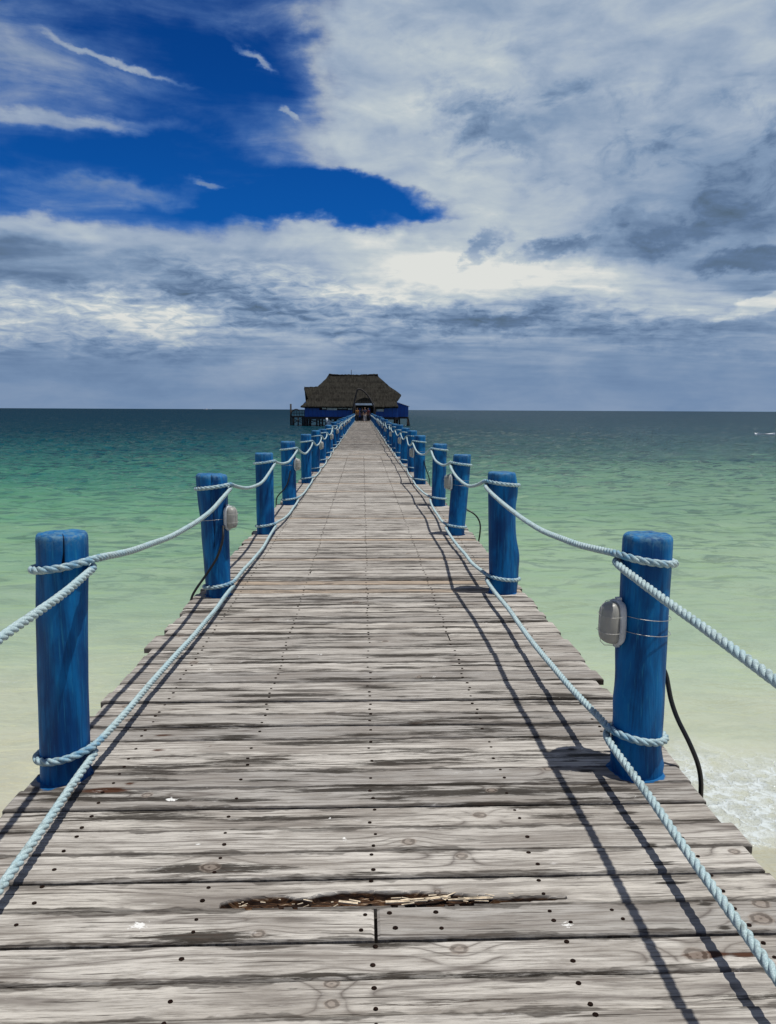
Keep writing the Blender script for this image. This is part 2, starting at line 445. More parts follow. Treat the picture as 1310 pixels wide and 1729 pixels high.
# stains: x, y, half length, half width, dark, rust, white
ST = [(-.516, 1.957, .20, .022, .9, .15, 0), (-.326, 2.577, .22, .022, .85, .1, 0), (-1.05, 2.79, .09, .016, .35, 1., 0), (-.54, 2.284, .16, .020, 1., .1, 0), (1.03, 1.84, .05, .014, .8, .45, 0), (-.40, 5.77, .5, .03, .9, 0, 0), (.479, 7.188, .35, .05, .7, 0, 0), (.972, 5.109, .25, .03, 1, 0, 0), (-.615, 3.26, .12, .03, .8, 0, 0),
      (-.53, 2.27, .26, .022, .95, .15, 0), (.0, 2.235, .12, .012, .7, 0, 0), (.92, 1.845, .06, .014, .7, .9, 0), (-.775, 2.714, .028, .016, 0, 0, 1), (-.687, 2.006, .030, .022, 0, 0, 1), (.562, 1.972, .020, .016, 0, 0, 1), (-.939, 4.172, .03, .02, 0, 0, 1), (-.3, 4.42, .05, .03, 0, 0, .8), (-.424, 4.37, .04, .02, 0, 0, .7), (-.082, 2.436, .016, .012, 0, 0, .9), (.42, 3.03, .02, .015, 0, 0, .6),
      (.35, 1.79, .35, .014, .55, .1, 0), (.02, 1.91, .1, .012, .8, 0, 0), (-.1, 1.80, .22, .01, .9, .1, 0), (.2, 1.70, .3, .012, .5, .2, 0), (1.0, 1.70, .3, .012, .6, .1, 0), (-.9, 1.93, .25, .012, .9, 0, 0), (0, 2.64, 1.2, .006, .4, 0, 0)]
for j in range(7):
    ST.append((-.99 + rk.uniform(-.06, .05), 2.84 + j * .15, rk.uniform(.02, .05), .008, .7, rk.uniform(.3, .7), 0))
for j in range(13):
    ST.append((1.02 - j * .012 + rk.uniform(-.03, .03), 1.95 + j * .105, rk.uniform(.02, .06), .010, 1., .12, 0))
for j in range(620):
    yy = 2.5 * math.exp(rk.uniform(0, 3.0))
    ST.append((rk.uniform(-1.3, 1.25), yy, rk.uniform(.08, .42) * (1 + yy * .02), rk.uniform(.008, .028) * (1 + yy * .03), rk.uniform(.5, 1.), rk.choice((0, 0, 0, .12)), 0))
for j in range(46):
    yy = 2.3 * math.exp(rk.uniform(0, 2.0))
    ST.append((rk.uniform(-1.2, 1.15), yy, rk.uniform(.008, .022), rk.uniform(.005, .014), 0, 0, rk.uniform(.5, 1)))
ST.append((0, 6.47, 3., .045, .9, 0, 0))
nails = []
NROW = [-1.05, -.525, 0., .54, 1.10]
nn = noise.noise
for pi in range(len(bounds) - 1):
    y0 = bounds[pi]; y1 = bounds[pi + 1]; yc = (y0 + y1) / 2
    gap = rw.uniform(.003, .008) + (.008 if rw.random() < .16 else 0)
    rotten = abs(yc - 2.146) < .03
    if abs(y0 - 1.934) < .01: gap = .006
    y1g = y1 - gap
    if abs(y0 - 1.788) < .01: y1g = y1 - .012
    if yc > 6.35 and yc < 6.5: y1g = y1 - .025
    if yc < 1.2: dxs, ny = .03, 5
    elif yc < 2.75: dxs, ny = .0085, 15
    elif yc < 3.6: dxs, ny = .012, 9
    elif yc < 6: dxs, ny = .02, 6
    elif yc < 13: dxs, ny = .04, 4
    elif yc < 28: dxs, ny = .12, 3
    else: dxs, ny = .45, 2
    if rotten: dxs, ny = .006, 26
    xl = XL + rw.uniform(-.022, .022); xr = XR + rw.uniform(-.022, .022)
    if abs(yc - 4.72) < .16: xl = XL - .035
    if abs(yc - 4.9) < .09: xl += .03
    if abs(yc - 3.83) < .08: xr -= .03
    if abs(yc - 2.44) < .07: xr += .02
    segs = [(xl, xr)]
    if abs(y0 - 1.934) < .01: segs = [(xl, -.002), (.008, xr)]
    elif yc > 4 and rw.random() < .10:
        j_ = rw.choice((-.52, 0, .54)); segs = [(xl, j_ - .003), (j_ + .004, xr)]
    for (sa, sb) in segs:
        seed = rw.uniform(0, 100); zo = rw.uniform(-.005, .005); tilt = rw.uniform(-.03, .03)
        dpt = rw.uniform(.015, .11); off = rw.uniform(-.05, .05); tone = rw.uniform(0, 1)
        if yc < 4.1: tone = min(tone, .84) * (.98 if tone < .84 else rw.uniform(.3, 1))
        elif tone > .86 and rw.random() < .55: tone -= .4
        nx = max(2, int((sb - sa) / dxs))
        kn = [q for q in KN if y0 - .03 < q[1] < y1 + .03 and sa < q[0] < sb]
        sts = [q for q in ST if abs(q[1] - yc) < q[3] * 1.6 + .08 and q[0] + q[2] * 1.5 > sa and q[0] - q[2] * 1.5 < sb]
        pts_near = [p_ for p_ in (Lp + Rp) if abs(p_[1] - yc) < .3]
        base_i = len(pk.v)
        cols = [(-1, -.034), (-1, -.006)] + [(j, 0) for j in range(ny)] + [(-2, -.006), (-2, -.034)]
        nc = len(cols)
        for i in range(nx + 1):
            x = sa + (sb - sa) * i / nx
            n1 = nn(Vector((x * 1.1, seed, 0))); n2 = nn(Vector((x * 3.3, seed, 5)))
            e0 = .0022 * nn(Vector((x * 9, seed, 1))) + .0012 * nn(Vector((x * 40, seed, 1)))
            e1 = .0022 * nn(Vector((x * 9, seed, 7))) + .0012 * nn(Vector((x * 40, seed, 7)))
            for (j, dz_) in cols:
                if j == -1: y = y0 + e0; fy = 0
                elif j == -2: y = y1g + e1; fy = 1
                else:
                    fy = j / (ny - 1); ins = .004
                    y = (y0 + e0 + ins) * (1 - fy) + (y1g + e1 - ins) * fy
                z = dz_ + zo + (y - yc) * tilt
                if i in (0, nx) and dz_ == 0 and yc < 13: z -= .004
                if dz_ == 0 and dxs < .03:
                    z += .0012 * nn(Vector((x * 6, y * 70, seed)))
                yl = y - yc
                wy = yl + off + .018 * n1 + .005 * n2
                rg = math.sqrt(wy * wy + (dpt + .02 * n1) ** 2)
                kv = 1.
                for q in kn:
                    ddx = (x - q[0]); ddy = (y - q[1])
                    d_ = math.hypot(ddx / (q[2] * 1.35), ddy / q[2])
                    if d_ < 6:
                        g = math.exp(-(ddx / (q[2] * 3.6)) ** 2 - (ddy / (q[2] * 2.2)) ** 2)
                        rg += q[2] * 1.1 * g * (1 if ddy * (wy) > 0 else 1)
                        if d_ < kv * 1.0:
                            kv = d_ if q[3] > .45 else max(d_, .45)
                        if d_ < 1: z -= .002 * (1 - d_) * q[3]
                s_d = s_r = s_w = 0.
                for q in sts:
                    a_ = (x - q[0] + .03 * n2) / q[2]; b_ = (y - q[1]) / q[3]
                    g = math.exp(-(a_ * a_) * 1.2 - (b_ * b_) * 1.2)
                    s_d = max(s_d, q[4] * g * (1 if y0 <= q[1] <= y1 else .35)); s_r = max(s_r, q[5] * g)
                    if q[6]: s_w = max(s_w, q[6] * g)
                bl = 0.
                for p_ in pts_near:
                    d_ = math.hypot(x - p_[0], y - p_[1]) - p_[4]
                    bl = max(bl, 1 - max(0, d_) / max(.010, .028 + .05 * nn(Vector((x * 12, y * 12, 3)))))
                rot_ = 0.
                if rotten and -.47 < x < .60 and j >= 0:
                    t = (x + .47) / 1.07
                    lo_ = 2.078 + .016 * max(0, (t - .75) * 4)
                    hi_ = 2.108 + .040 * math.sin(min(1, t * 1.25) * math.pi) ** .7 * (1 if t < .82 else .55) + .010 * nn(Vector((x * 7, 0, 2))) + .006 * nn(Vector((x * 26, 0, 2)))
                    hi_ -= .022 * math.exp(-((x + .22) / .05) ** 2)
                    if t > .9: hi_ = min(hi_, 2.115)
                    if y < hi_ and y > lo_:
                        e_ = min(1, (hi_ - y) / .006, (y - lo_) / .004 if lo_ > 2.079 else 1)
                        dd = .022 + .008 * nn(Vector((x * 8, y * 120, 0))) + .006 * nn(Vector((x * 45, y * 300, 0)))
                        z -= max(.003, dd) * e_; rot_ = e_
                pk.v.append((x, y, z))
                pk.pc.append((x + seed * 3.1, wy, seed + tone * 50))
                pk.ring.append(rg); pk.kn.append(kv)
                pk.st.append((s_d, s_r, s_w, max(0., min(1., bl)), rot_, tone, min(abs(y - y0), abs(y1g - y)) if j >= 0 else 0.))
        for i in range(nx):
            for c_ in range(nc - 1):
                a_ = base_i + i * nc + c_
                pk.f.append((a_, a_ + nc, a_ + nc + 1, a_ + 1))
        for i in (0, nx):
            idx = [base_i + i * nc + c_ for c_ in range(nc)]
            pk.f.append(tuple(idx) if i == 0 else tuple(reversed(idx)))
        if yc < 24:
            for xr_ in NROW:
                if not (sa + .02 < xr_ < sb - .02) and len(segs) == 1: continue
                if not (sa < xr_ < sb): continue
                two = rw.random() < .6
                for _ in range(2 if two else 1):
                    nails.append((xr_ + rw.uniform(-.010, .010), yc + ((-.036, .036)[_] if two else 0) + rw.uniform(-.014, .014), zo))
            if abs(y0 - 1.934) < .01:
                for q in ((-.028, .03), (-.04, -.035), (.045, .035), (.06, -.03)):
                    if sa < q[0] < sb: nails.append((q[0], yc + q[1], zo))
                for q in ((.185, .035), (.195, -.035), (.53, .03), (.58, -.02), (.72, .03), (.74, -.01)):
                    if sa < q[0] < sb: nails.append((q[0], yc + q[1], zo))

m_wood, h, b, out = material('weathered wood')
pc = h.attr('grain')[1]; ring = h.attr('ring')[2]; knot = h.attr('knot')[2]
st = h.sep(h.attr('stain')[1]); st2 = h.sep(h.attr('wear')[1])
fib = h.noise(h.map(pc, (6, 110, 1)), 1., 9, .78, .1)
fib2 = h.noise(h.map(pc, (14, 700, 1)), 1., 3, .6)
band_ = h.noise(h.map(pc, (2.2, 34, 1)), 1., 7, .68, .35)
blot = h.noise(h.map(pc, (2.2, 9, 1)), 1., 4, .55)
ringn = h.m('ADD', ring, h.m('MULTIPLY', h.m('SUBTRACT', h.noise(h.map(pc, (3, 14, 1)), 1., 3, .5), .5), .012))
rl = h.m('PINGPONG', h.m('MULTIPLY', ringn, 105.), 1.)
rline = h.m('POWER', rl, 5.)
rmask = h.mapr(h.noise(h.map(pc, (1.5, 20, 1), loc=(3, 3, 0)), 1., 3, .5), .34, .52)
light = h.ramp(st2[1], [(0., (.57, .54, .485)), (.35, (.46, .437, .395)), (.6, (.53, .50, .445)), (.8, (.34, .325, .30)), (.93, (.41, .39, .355))])
light = h.mix(h.mapr(st2[1], .86, .93), light, (.44, .345, .25))
dark = (.20, .183, .160)
c = h.mix(h.mapr(fib, .34, .56), dark, light)
c = h.mix(h.m('MULTIPLY', h.mapr(band_, .52, .30), .75), c, (.12, .105, .092))
c = h.mix(h.m('MULTIPLY', h.mapr(band_, .60, .78), .6), c, (.56, .53, .49))
c = h.mix(h.m('MULTIPLY', h.m('MULTIPLY', rline, rmask), .85), c, (.095, .08, .07))
c = h.mix(h.m('MULTIPLY', h.mapr(fib2, .5, .28), .35), c, (.10, .09, .08))
c = h.mix(h.m('MULTIPLY', h.mapr(blot, .54, .36), .50), c, (.19, .168, .145))
# procedural dark weather streaks
strk = h.noise(h.map(pc, (2.2, 28, 1), loc=(9, 0, 0)), 1., 8, .68, .3)
dk = h.mapr(strk, .385, .30)
gr = h.m('ADD', h.m('MULTIPLY', fib, .9), h.m('MULTIPLY', band_, .5))
chk = h.noise(h.map(pc, (2.6, 170, 1), loc=(2, 6, 0)), 1., 4, .55, .1)
c = h.mix(h.m('MULTIPLY', h.mapr(chk, .61, .65), .85), c, (.035, .028, .022))
seam = h.attr('seam')[2]
sn = h.noise(h.map(pc, (4, 3, 1), loc=(0, 4, 0)), 1., 4, .6)
c = h.mix(h.m('MULTIPLY', h.mapr(h.m('SUBTRACT', seam, h.mapr(sn, .42, .68, .001, .022)), .006, -.002), h.mapr(fib, .7, .3, .35, .9)), c, (.030, .024, .019))
sd = h.mapr(h.m('ADD', st[0], h.m('MULTIPLY', h.m('SUBTRACT', gr, .7), -3.0)), .16, .60)
sd = h.m('MULTIPLY', sd, h.mapr(st[0], .02, .25))
c = h.mix(h.m('MULTIPLY', h.m('MAXIMUM', sd, h.m('MULTIPLY', dk, .9)), .92), c, (.022, .018, .013))
c = h.mix(h.m('MULTIPLY', h.mapr(h.m('ADD', st[1], h.m('MULTIPLY', h.m('SUBTRACT', gr, .7), -1.2)), .12, .42), h.mapr(st[1], .03, .15)), c, (.060, .024, .011))
# knots
kr = h.m('PINGPONG', h.m('MULTIPLY', h.m('ADD', knot, h.m('MULTIPLY', h.noise(h.map(pc, (40, 70, 1)), 1., 3), .6)), 3.2), 1.)
kc = h.mix(h.mapr(kr, .35, .7), (.25, .21, .175), (.085, .066, .052))
c = h.mix(h.mapr(h.m('ADD', knot, h.m('MULTIPLY', h.m('SUBTRACT', fib, .5), .5)), 1.0, .75, 0., .7), c, kc)
# bird droppings and salt
wn = h.noise(h.map(pc, (60, 90, 1)), 1., 5, .7)
c = h.mix(h.m('MULTIPLY', h.mapr(h.m('ADD', st[2], h.m('MULTIPLY', h.m('SUBTRACT', wn, .5), 3.2)), .62, .74), h.mapr(st[2], .05, .2)), c, (.70, .70, .67))
sal = h.noise(h.map(pc, (9, 26, 1), loc=(1, 8, 0)), 1., 6, .7)
c = h.mix(h.m('MULTIPLY', h.mapr(sal, .62, .76), .55), c, (.62, .60, .57))
# spilt blue paint
pn = h.noise(h.map(pc, (18, 40, 1)), 1., 4, .6)
c = h.mix(h.m('MULTIPLY', h.mapr(h.m('ADD', st2[0], h.m('MULTIPLY', h.m('SUBTRACT', pn, .5), .9)), .48, .62), h.mapr(st2[0], .02, .1)), c, (.008, .105, .27))
# rotten split
rn = h.noise(h.map(pc, (10, 200, 1)), 1., 5, .7)
rc = h.ramp(rn, [(.36, (.006, .003, .002)), (.50, (.022, .010, .005)), (.60, (.09, .042, .016)), (.70, (.50, .42, .31))])
c = h.mix(h.mapr(st2[2], .1, .5), c, rc)
h.sock(b.inputs['Base Color'], c)
b.inputs['Roughness'].default_value = .82; b.inputs['Specular IOR Level'].default_value = .22
hh = h.m('ADD', h.m('MULTIPLY', fib, .6), h.m('ADD', h.m('MULTIPLY', fib2, .3), h.m('MULTIPLY', band_, .6)))
hh = h.m('SUBTRACT', hh, h.m('MULTIPLY', h.m('MULTIPLY', rline, rmask), .3))
h.sock(b.inputs['Normal'], h.bump(hh, .8, .0035))

pier = empty('pier', (0, 1.1, 0), 'long weathered grey plank walkway running out over the sea to the thatched building', 'pier')
def child(o):
    o.parent = pier; o.matrix_parent_inverse = Matrix.Translation((0, -1.1, 0)); return o
me = bpy.data.meshes.new('planking'); me.from_pydata(pk.v, [], pk.f); me.materials.append(m_wood)
a = me.attributes.new('grain', 'FLOAT_VECTOR', 'POINT'); a.data.foreach_set('vector', [q for v in pk.pc for q in v])
a = me.attributes.new('ring', 'FLOAT', 'POINT'); a.data.foreach_set('value', pk.ring)
a = me.attributes.new('knot', 'FLOAT', 'POINT'); a.data.foreach_set('value', pk.kn)
a = me.attributes.new('stain', 'FLOAT_VECTOR', 'POINT'); a.data.foreach_set('vector', [q for v in pk.st for q in v[:3]])
a = me.attributes.new('seam', 'FLOAT', 'POINT'); a.data.foreach_set('value', [v[6] for v in pk.st])
a = me.attributes.new('wear', 'FLOAT_VECTOR', 'POINT'); a.data.foreach_set('vector', [q for v in pk.st for q in (v[3], v[5], v[4])])
me.polygons.foreach_set('use_smooth', [False] * len(me.polygons)); me.update()
child(link(bpy.data.objects.new('planking', me)))

m_nail = simple('rusty nail', (.014, .008, .006), .95, .5, 60); m_nail.node_tree.nodes['Principled BSDF'].inputs['Specular IOR Level'].default_value = .05
mb = MB()
for (x, y, z) in nails:
    r_ = random.uniform(.005, .0070); k_ = 8
    vs = [(x + r_ * 1.15 * math.cos(2*math.pi*q/k_), y + r_ * math.sin(2*math.pi*q/k_), z + .0026) for q in range(k_)] + [(x, y, z + .0034)]
    vs += [(x + r_ * 1.3 * math.cos(2*math.pi*q/k_), y + r_ * 1.1 * math.sin(2*math.pi*q/k_), z - .003) for q in range(k_)]
    fs = [(q, (q + 1) % k_, k_) for q in range(k_)] + [(k_ + 1 + q, k_ + 1 + (q + 1) % k_, (q + 1) % k_, q) for q in range(k_)]
    mb.add(vs, fs)
o = child(mb.build('nail_heads', m_nail)); o['kind'] = 'stuff'

m_beam = simple('dark wet timber', (.07, .058, .048), .8, .4, 4, stretch=(1, .3, 1))
for x in (-1.05, -.525, 0, .54, 1.10):
    mb = MB(); mb.box((x, 53.1, -.115), (.07, 108.2, .15)); child(mb.build('joist', m_beam))
for i in range(1, len(Lp)):
    if i > 30: break
    mb = MB(); y = (Lp[i][1] + Rp[i][1]) / 2 + .14
    mb.box((-.035, y, -.28), (2.6, .09, .17)); child(mb.build('cross_beam', m_beam))
# loose splinters lying in the rotten split
m_spl = simple('pale splinters', (.55, .46, .33), .8, .4, 50)
mb = MB(); rs = random.Random(3)
for i in range(34):
    x = rs.choice((rs.uniform(-.42, -.12), rs.uniform(.08, .46), rs.uniform(-.44, .5))); y = rs.uniform(2.082, 2.118) if x < -.1 else rs.uniform(2.088, 2.125)
    l_ = rs.uniform(.004, .03) * (1.6 if x > 0 else 1); q = Matrix.Rotation(rs.uniform(-.5, .5), 3, 'Z') @ Matrix.Rotation(rs.uniform(-.3, .3), 3, 'Y')
    mb.box((x, y, rs.uniform(-.012, -.003)), (l_, rs.uniform(.0015, .0045), rs.uniform(.001, .003)), q)
for (x, y, l_, w_, a_) in ((.10, 2.100, .13, .010, .05), (.17, 2.108, .12, .007, .12), (-.08, 2.098, .06, .009, -.2), (.30, 2.104, .14, .005, .03)):
    mb.box((x, y, -.006), (l_, w_, .004), Matrix.Rotation(a_, 3, 'Z')); mb.box((x + .02, y + .004, -.004), (l_ * .6, w_ * .5, .004), Matrix.Rotation(a_ * 1.5, 3, 'Z'))
o = child(mb.build('splinters', m_spl)); o['kind'] = 'stuff'

# ------------------------------------------------------------------ posts
m_post, h, b, out = material('blue painted timber')
tc = h.n('ShaderNodeTexCoord').outputs['Object']
oi = h.n('ShaderNodeObjectInfo').outputs['Random']
v = h.vm('ADD', tc, h.comb(h.m('MULTIPLY', oi, 40.), h.m('MULTIPLY', oi, 17.), 0))
g1 = h.noise(h.map(v, (26, 26, 1.6)), 1., 6, .62, .3)
g2 = h.noise(h.map(v, (7, 7, 2.2)), 1., 4, .55, .6)
g3 = h.noise(h.map(v, (110, 110, 4)), 1., 4, .6)
c = h.mix(h.mapr(g2, .36, .64), (.0008, .052, .180), (.0015, .135, .36))
c = h.mix(h.m('MULTIPLY', h.mapr(g1, .52, .34), .60), c, (.0008, .022, .095))
c = h.mix(h.m('MULTIPLY', h.mapr(g1, .55, .75), .6), c, (.002, .19, .42))
c = h.mix(h.m('MULTIPLY', h.mapr(g3, .55, .72), .4), c, (.03, .26, .42))
crk = h.attr('crack')[2]; topw = h.attr('topwear')[2]
c = h.mix(h.m('MULTIPLY', topw, h.mapr(h.noise(v, 45., 4, .7), .42, .62, .15, .85)), c, (.085, .19, .28))
c = h.mix(h.mapr(crk, .3, .8), c, (.002, .008, .03))
nick = h.mapr(h.noise(h.map(v, (30, 30, 12)), 1., 2, .5), .79, .81)
c = h.mix(nick, c, (.006, .012, .03))
h.sock(b.inputs['Base Color'], c)
b.inputs['Roughness'].default_value = .55; b.inputs['Specular IOR Level'].default_value = .16
h.sock(b.inputs['Normal'], h.bump(h.m('ADD', h.m('ADD', g1, h.m('MULTIPLY', g3, .4)), h.m('MULTIPLY', h.noise(v, 9., 3), .8)), .55, .006))

BULGE = {('R', 1): [(.30, 3.5, .016, .05), (.10, 3.6, .02, .06), (.03, 0.0, .02, .05), (.55, 2.9, .008, .12)], ('R', 2): [(.85, 6.1, .02, .10), (.30, 6.1, .030, .13), (.12, .2, .02, .1)], ('L', 2): [(.6, 3.3, -.008, .1)], ('L', 1): [(.0, 5.8, .01, .06)]}
def post(side, i, q, label):
    bx, by, tx, ty, rb, rt, H = q
    seg = 96 if i in (1, 2) else (48 if i < 6 else 20)
    zs = [-1.35, -1.0, -.6, -.3, -.1, -.03] + [k_ * .035 for k_ in range(int(H / .035))] if i < 6 else [-1.35, -.6, 0, .25, .5, .75, H - .04]
    zs = [z for z in zs if z < H - .022] + [H - .022, H - .008, H - .001, H]
    vs = []; fs = []; crack = []; tw = []
    sd = (3.7 if side == 'L' else 9.1) + i * 2.3
    ins = [(1, 0)] * (len(zs) - 4) + [(1, 0), (.97, 0), (.90, 0), (.6, .001)]
    ca = {('L', 1): -1.15, ('L', 2): -1.45}.get((side, i), None)
    for k_, z in enumerate(zs):
        t = max(0, min(1, z / H)); cx = bx + (tx - bx) * t; cy = by + (ty - by) * t
        r0 = rb + (rt - rb) * t
        for s_ in range(seg):
            a_ = 2 * math.pi * s_ / seg
            d = Vector((math.cos(a_), math.sin(a_), 0))
            n_ = nn(Vector((d.x * .9 + sd, d.y * .9, z * 1.6))) * .009 + nn(Vector((d.x * 2.5 + sd, d.y * 2.5, z * 5))) * .003
            r_ = r0 + n_
            if (side, i) in BULGE:
                for (bz, ba, amp, wd) in BULGE[(side, i)]:
                    da = (a_ - ba + math.pi) % (2 * math.pi) - math.pi
                    r_ += amp * math.exp(-((z - bz) / wd) ** 2 - (da / .55) ** 2)
            ck = 0.
            if ca is not None:
                da = abs((a_ - (ca + .05 * math.sin(z * 14)) + math.pi) % (2 * math.pi) - math.pi)
                zl = H - (.155 if i == 1 else .6)
                if z > zl and da < .045:
                    ck = 1. * (1 if i == 1 else .6); r_ -= .016 * ck
            f_ = ins[k_][0]
            zt = z + (nn(Vector((d.x * 2 + sd, d.y * 2, 0))) * .006 if z > H - .03 else 0) + ((-.012 * (d.x * .4 + .6) if (side, i) == ('L', 2) and z > H - .05 else 0))
            vs.append((cx + d.x * r_ * f_ - bx, cy + d.y * r_ * f_ - by, zt))
            crack.append(ck); tw.append(1. if z > H - .012 else (.55 if z > H - .03 else 0.))
    for k_ in range(len(zs) - 1):
        for s_ in range(seg):
            s2 = (s_ + 1) % seg
            fs.append((k_*seg + s_, k_*seg + s2, (k_+1)*seg + s2, (k_+1)*seg + s_))
    ci = len(vs); vs.append((tx - bx, ty - by, H + .001)); crack.append(0); tw.append(1.)
    l0 = (len(zs) - 1) * seg
    for s_ in range(seg): fs.append((l0 + s_, l0 + (s_ + 1) % seg, ci))
    me = bpy.data.meshes.new('mooring_post'); me.from_pydata(vs, [], fs); me.materials.append(m_post)
    me.polygons.foreach_set('use_smooth', [True] * len(me.polygons))
    a1 = me.attributes.new('crack', 'FLOAT', 'POINT'); a1.data.foreach_set('value', crack)
    a1 = me.attributes.new('topwear', 'FLOAT', 'POINT'); a1.data.foreach_set('value', tw)
    me.update()
    o = link(bpy.data.objects.new('mooring_post', me)); o.location = (bx, by, 0)
    tag(o, label, 'post', 'blue posts along the pier')
    return o
ORD = ['nearest', 'second', 'third', 'fourth', 'fifth', 'sixth', 'seventh', 'eighth', 'ninth', 'tenth', 'eleventh', 'twelfth', 'thirteenth', 'fourteenth', 'fifteenth', 'sixteenth', 'seventeenth', 'eighteenth', 'nineteenth', 'twentieth', 'twenty-first', 'twenty-second', 'twenty-third', 'twenty-fourth', 'twenty-fifth', 'twenty-sixth', 'twenty-seventh', 'twenty-eighth', 'twenty-ninth', 'thirtieth', 'thirty-first', 'thirty-second', 'thirty-third', 'thirty-fourth', 'thirty-fifth', 'thirty-sixth']
LAMPS = {'L': [2, 4, 6, 8, 10, 12, 14, 16, 18, 20], 'R': [1, 3, 5, 7, 9, 11, 13, 15, 17, 19]}
for side, lst, nm in (('L', Lp, 'left'), ('R', Rp, 'right')):
    for i, q in enumerate(lst):
        if i == 0:
            post(side, i, q, 'blue post beside the photographer on the %s edge of the pier' % nm); continue
        lb = '%s blue post along the %s edge of the pier' % (ORD[i - 1], nm)
        if i in LAMPS[side]: lb = '%s blue post on the %s edge of the pier, lamp strapped on' % (ORD[i - 1], nm)
        if (side, i) == ('L', 1): lb = 'nearest blue post on the left edge, with a crack down from its top'
        if (side, i) == ('R', 2): lb = 'second blue post on the right edge, bulging and knobbly, without a lamp'
        post(side, i, q, lb)

# ------------------------------------------------------------------ ropes
m_rope, h, b, out = material('twisted pale rope')
tc = h.n('ShaderNodeTexCoord').outputs['Object']
bs = h.attr('bluestain')[2]; gv = h.attr('groove')[2]
f1 = h.noise(tc, 260., 4, .6); f2 = h.noise(tc, 7., 4, .6)
c = h.mix(h.mapr(f1, .35, .65), (.27, .37, .385), (.47, .58, .585))
c = h.mix(h.m('MULTIPLY', h.mapr(f2, .45, .68), .5), c, (.30, .45, .50))
c = h.mix(h.mapr(h.m('ADD', bs, h.m('MULTIPLY', h.m('SUBTRACT', h.noise(tc, 24., 4, .6), .5), 1.5)), .45, 1.05, 0., .8), c, (.035, .20, .36))
dr = h.mapr(h.noise(tc, 30., 5, .7), .50, .70, 0, .6)
c = h.mix(dr, c, (.14, .17, .155))
h.sock(b.inputs['Base Color'], c)
b.inputs['Roughness'].default_value = .65; b.inputs['Specular IOR Level'].default_value = .25
h.sock(b.inputs['Normal'], h.bump(f1, .5, .002))

def rope_path(side, lst, zoff, sag, rr, seed):
    sx = 1 if side == 'L' else -1              # inward direction
    rnd = random.Random(seed)
    pts = []; bl = []
    def at(i, th, z):
        q = lst[i]; t = z / q[6]
        cx = q[0] + (q[2] - q[0]) * t; cy = q[1] + (q[3] - q[1]) * t; r_ = q[4] + (q[5] - q[4]) * t + .013
        if (side, i) in BULGE:
            for (bz, ba, amp, wd) in BULGE[(side, i)]:
                aa = math.atan2(math.sin(th), sx * math.cos(th))
                da = (aa - ba + math.pi) % (2 * math.pi) - math.pi
                r_ += amp * math.exp(-((z - bz) / wd) ** 2 - (da / .55) ** 2)
        return Vector((cx + sx * math.cos(th) * r_, cy + math.sin(th) * r_, z))
    prev = None
    for i in range(len(lst)):
        zr = zoff.get(i, zoff[None] + rnd.uniform(-.02, .02))
        # exits lie a little off the post on the walkway side
        A0 = at(i, 0, zr - .034) + Vector((sx * .014, 0, 0)); A1 = at(i, 2 * math.pi, zr + .004) + Vector((sx * .016, 0, 0))
        if prev is not None:
            p0 = prev; L = (A0 - p0).length
            nseg = int(L / (.05 if A0.y < 13 else .2))
            sg = sag.get(i, sag[None] * rnd.uniform(.75, 1.3))
            for k_ in range(1, nseg):
                t = k_ / nseg
                p = p0.lerp(A0, t); p.z -= sg * 4 * t * (1 - t)
                p.x += .006 * math.sin(t * 9 + i) + .006 * nn(Vector((i * 3.1, t * 5, seed)))
                p.z += .006 * nn(Vector((i * 3.1, t * 6, seed + 5)))
                pts.append(p); bl.append(max(0, 1 - min(t, 1 - t) * L / .16) * .9)
        nring = 40 if i < 6 else 14
        for k_ in range(nring + 1):
            t = k_ / nring; th = 2 * math.pi * t
            z = zr - .034 + .038 * t - .018 * math.sin(math.pi * t) ** 2
            p = at(i, th, z)
            e = max(0, 1 - min(t, 1 - t) / .07)
            p.x += sx * .015 * e
            pts.append(p); bl.append(.55 + .5 * max(0, t - .6))
        prev = pts[-1]
    # resample smoothly by arc length
    return pts, bl
def resample(pts, bl, step_fn):
    o = [pts[0]]; ob = [bl[0]]; i = 0; cur = pts[0].copy(); d_need = step_fn(cur)
    while i < len(pts) - 1:
        nx_ = pts[i + 1]; dd = (nx_ - cur).length
        if dd >= d_need:
            t = d_need / dd; cur = cur.lerp(nx_, t); o.append(cur.copy()); ob.append(bl[i]); d_need = step_fn(cur)
        else:
            d_need -= dd; cur = nx_.copy(); i += 1
    return o, ob
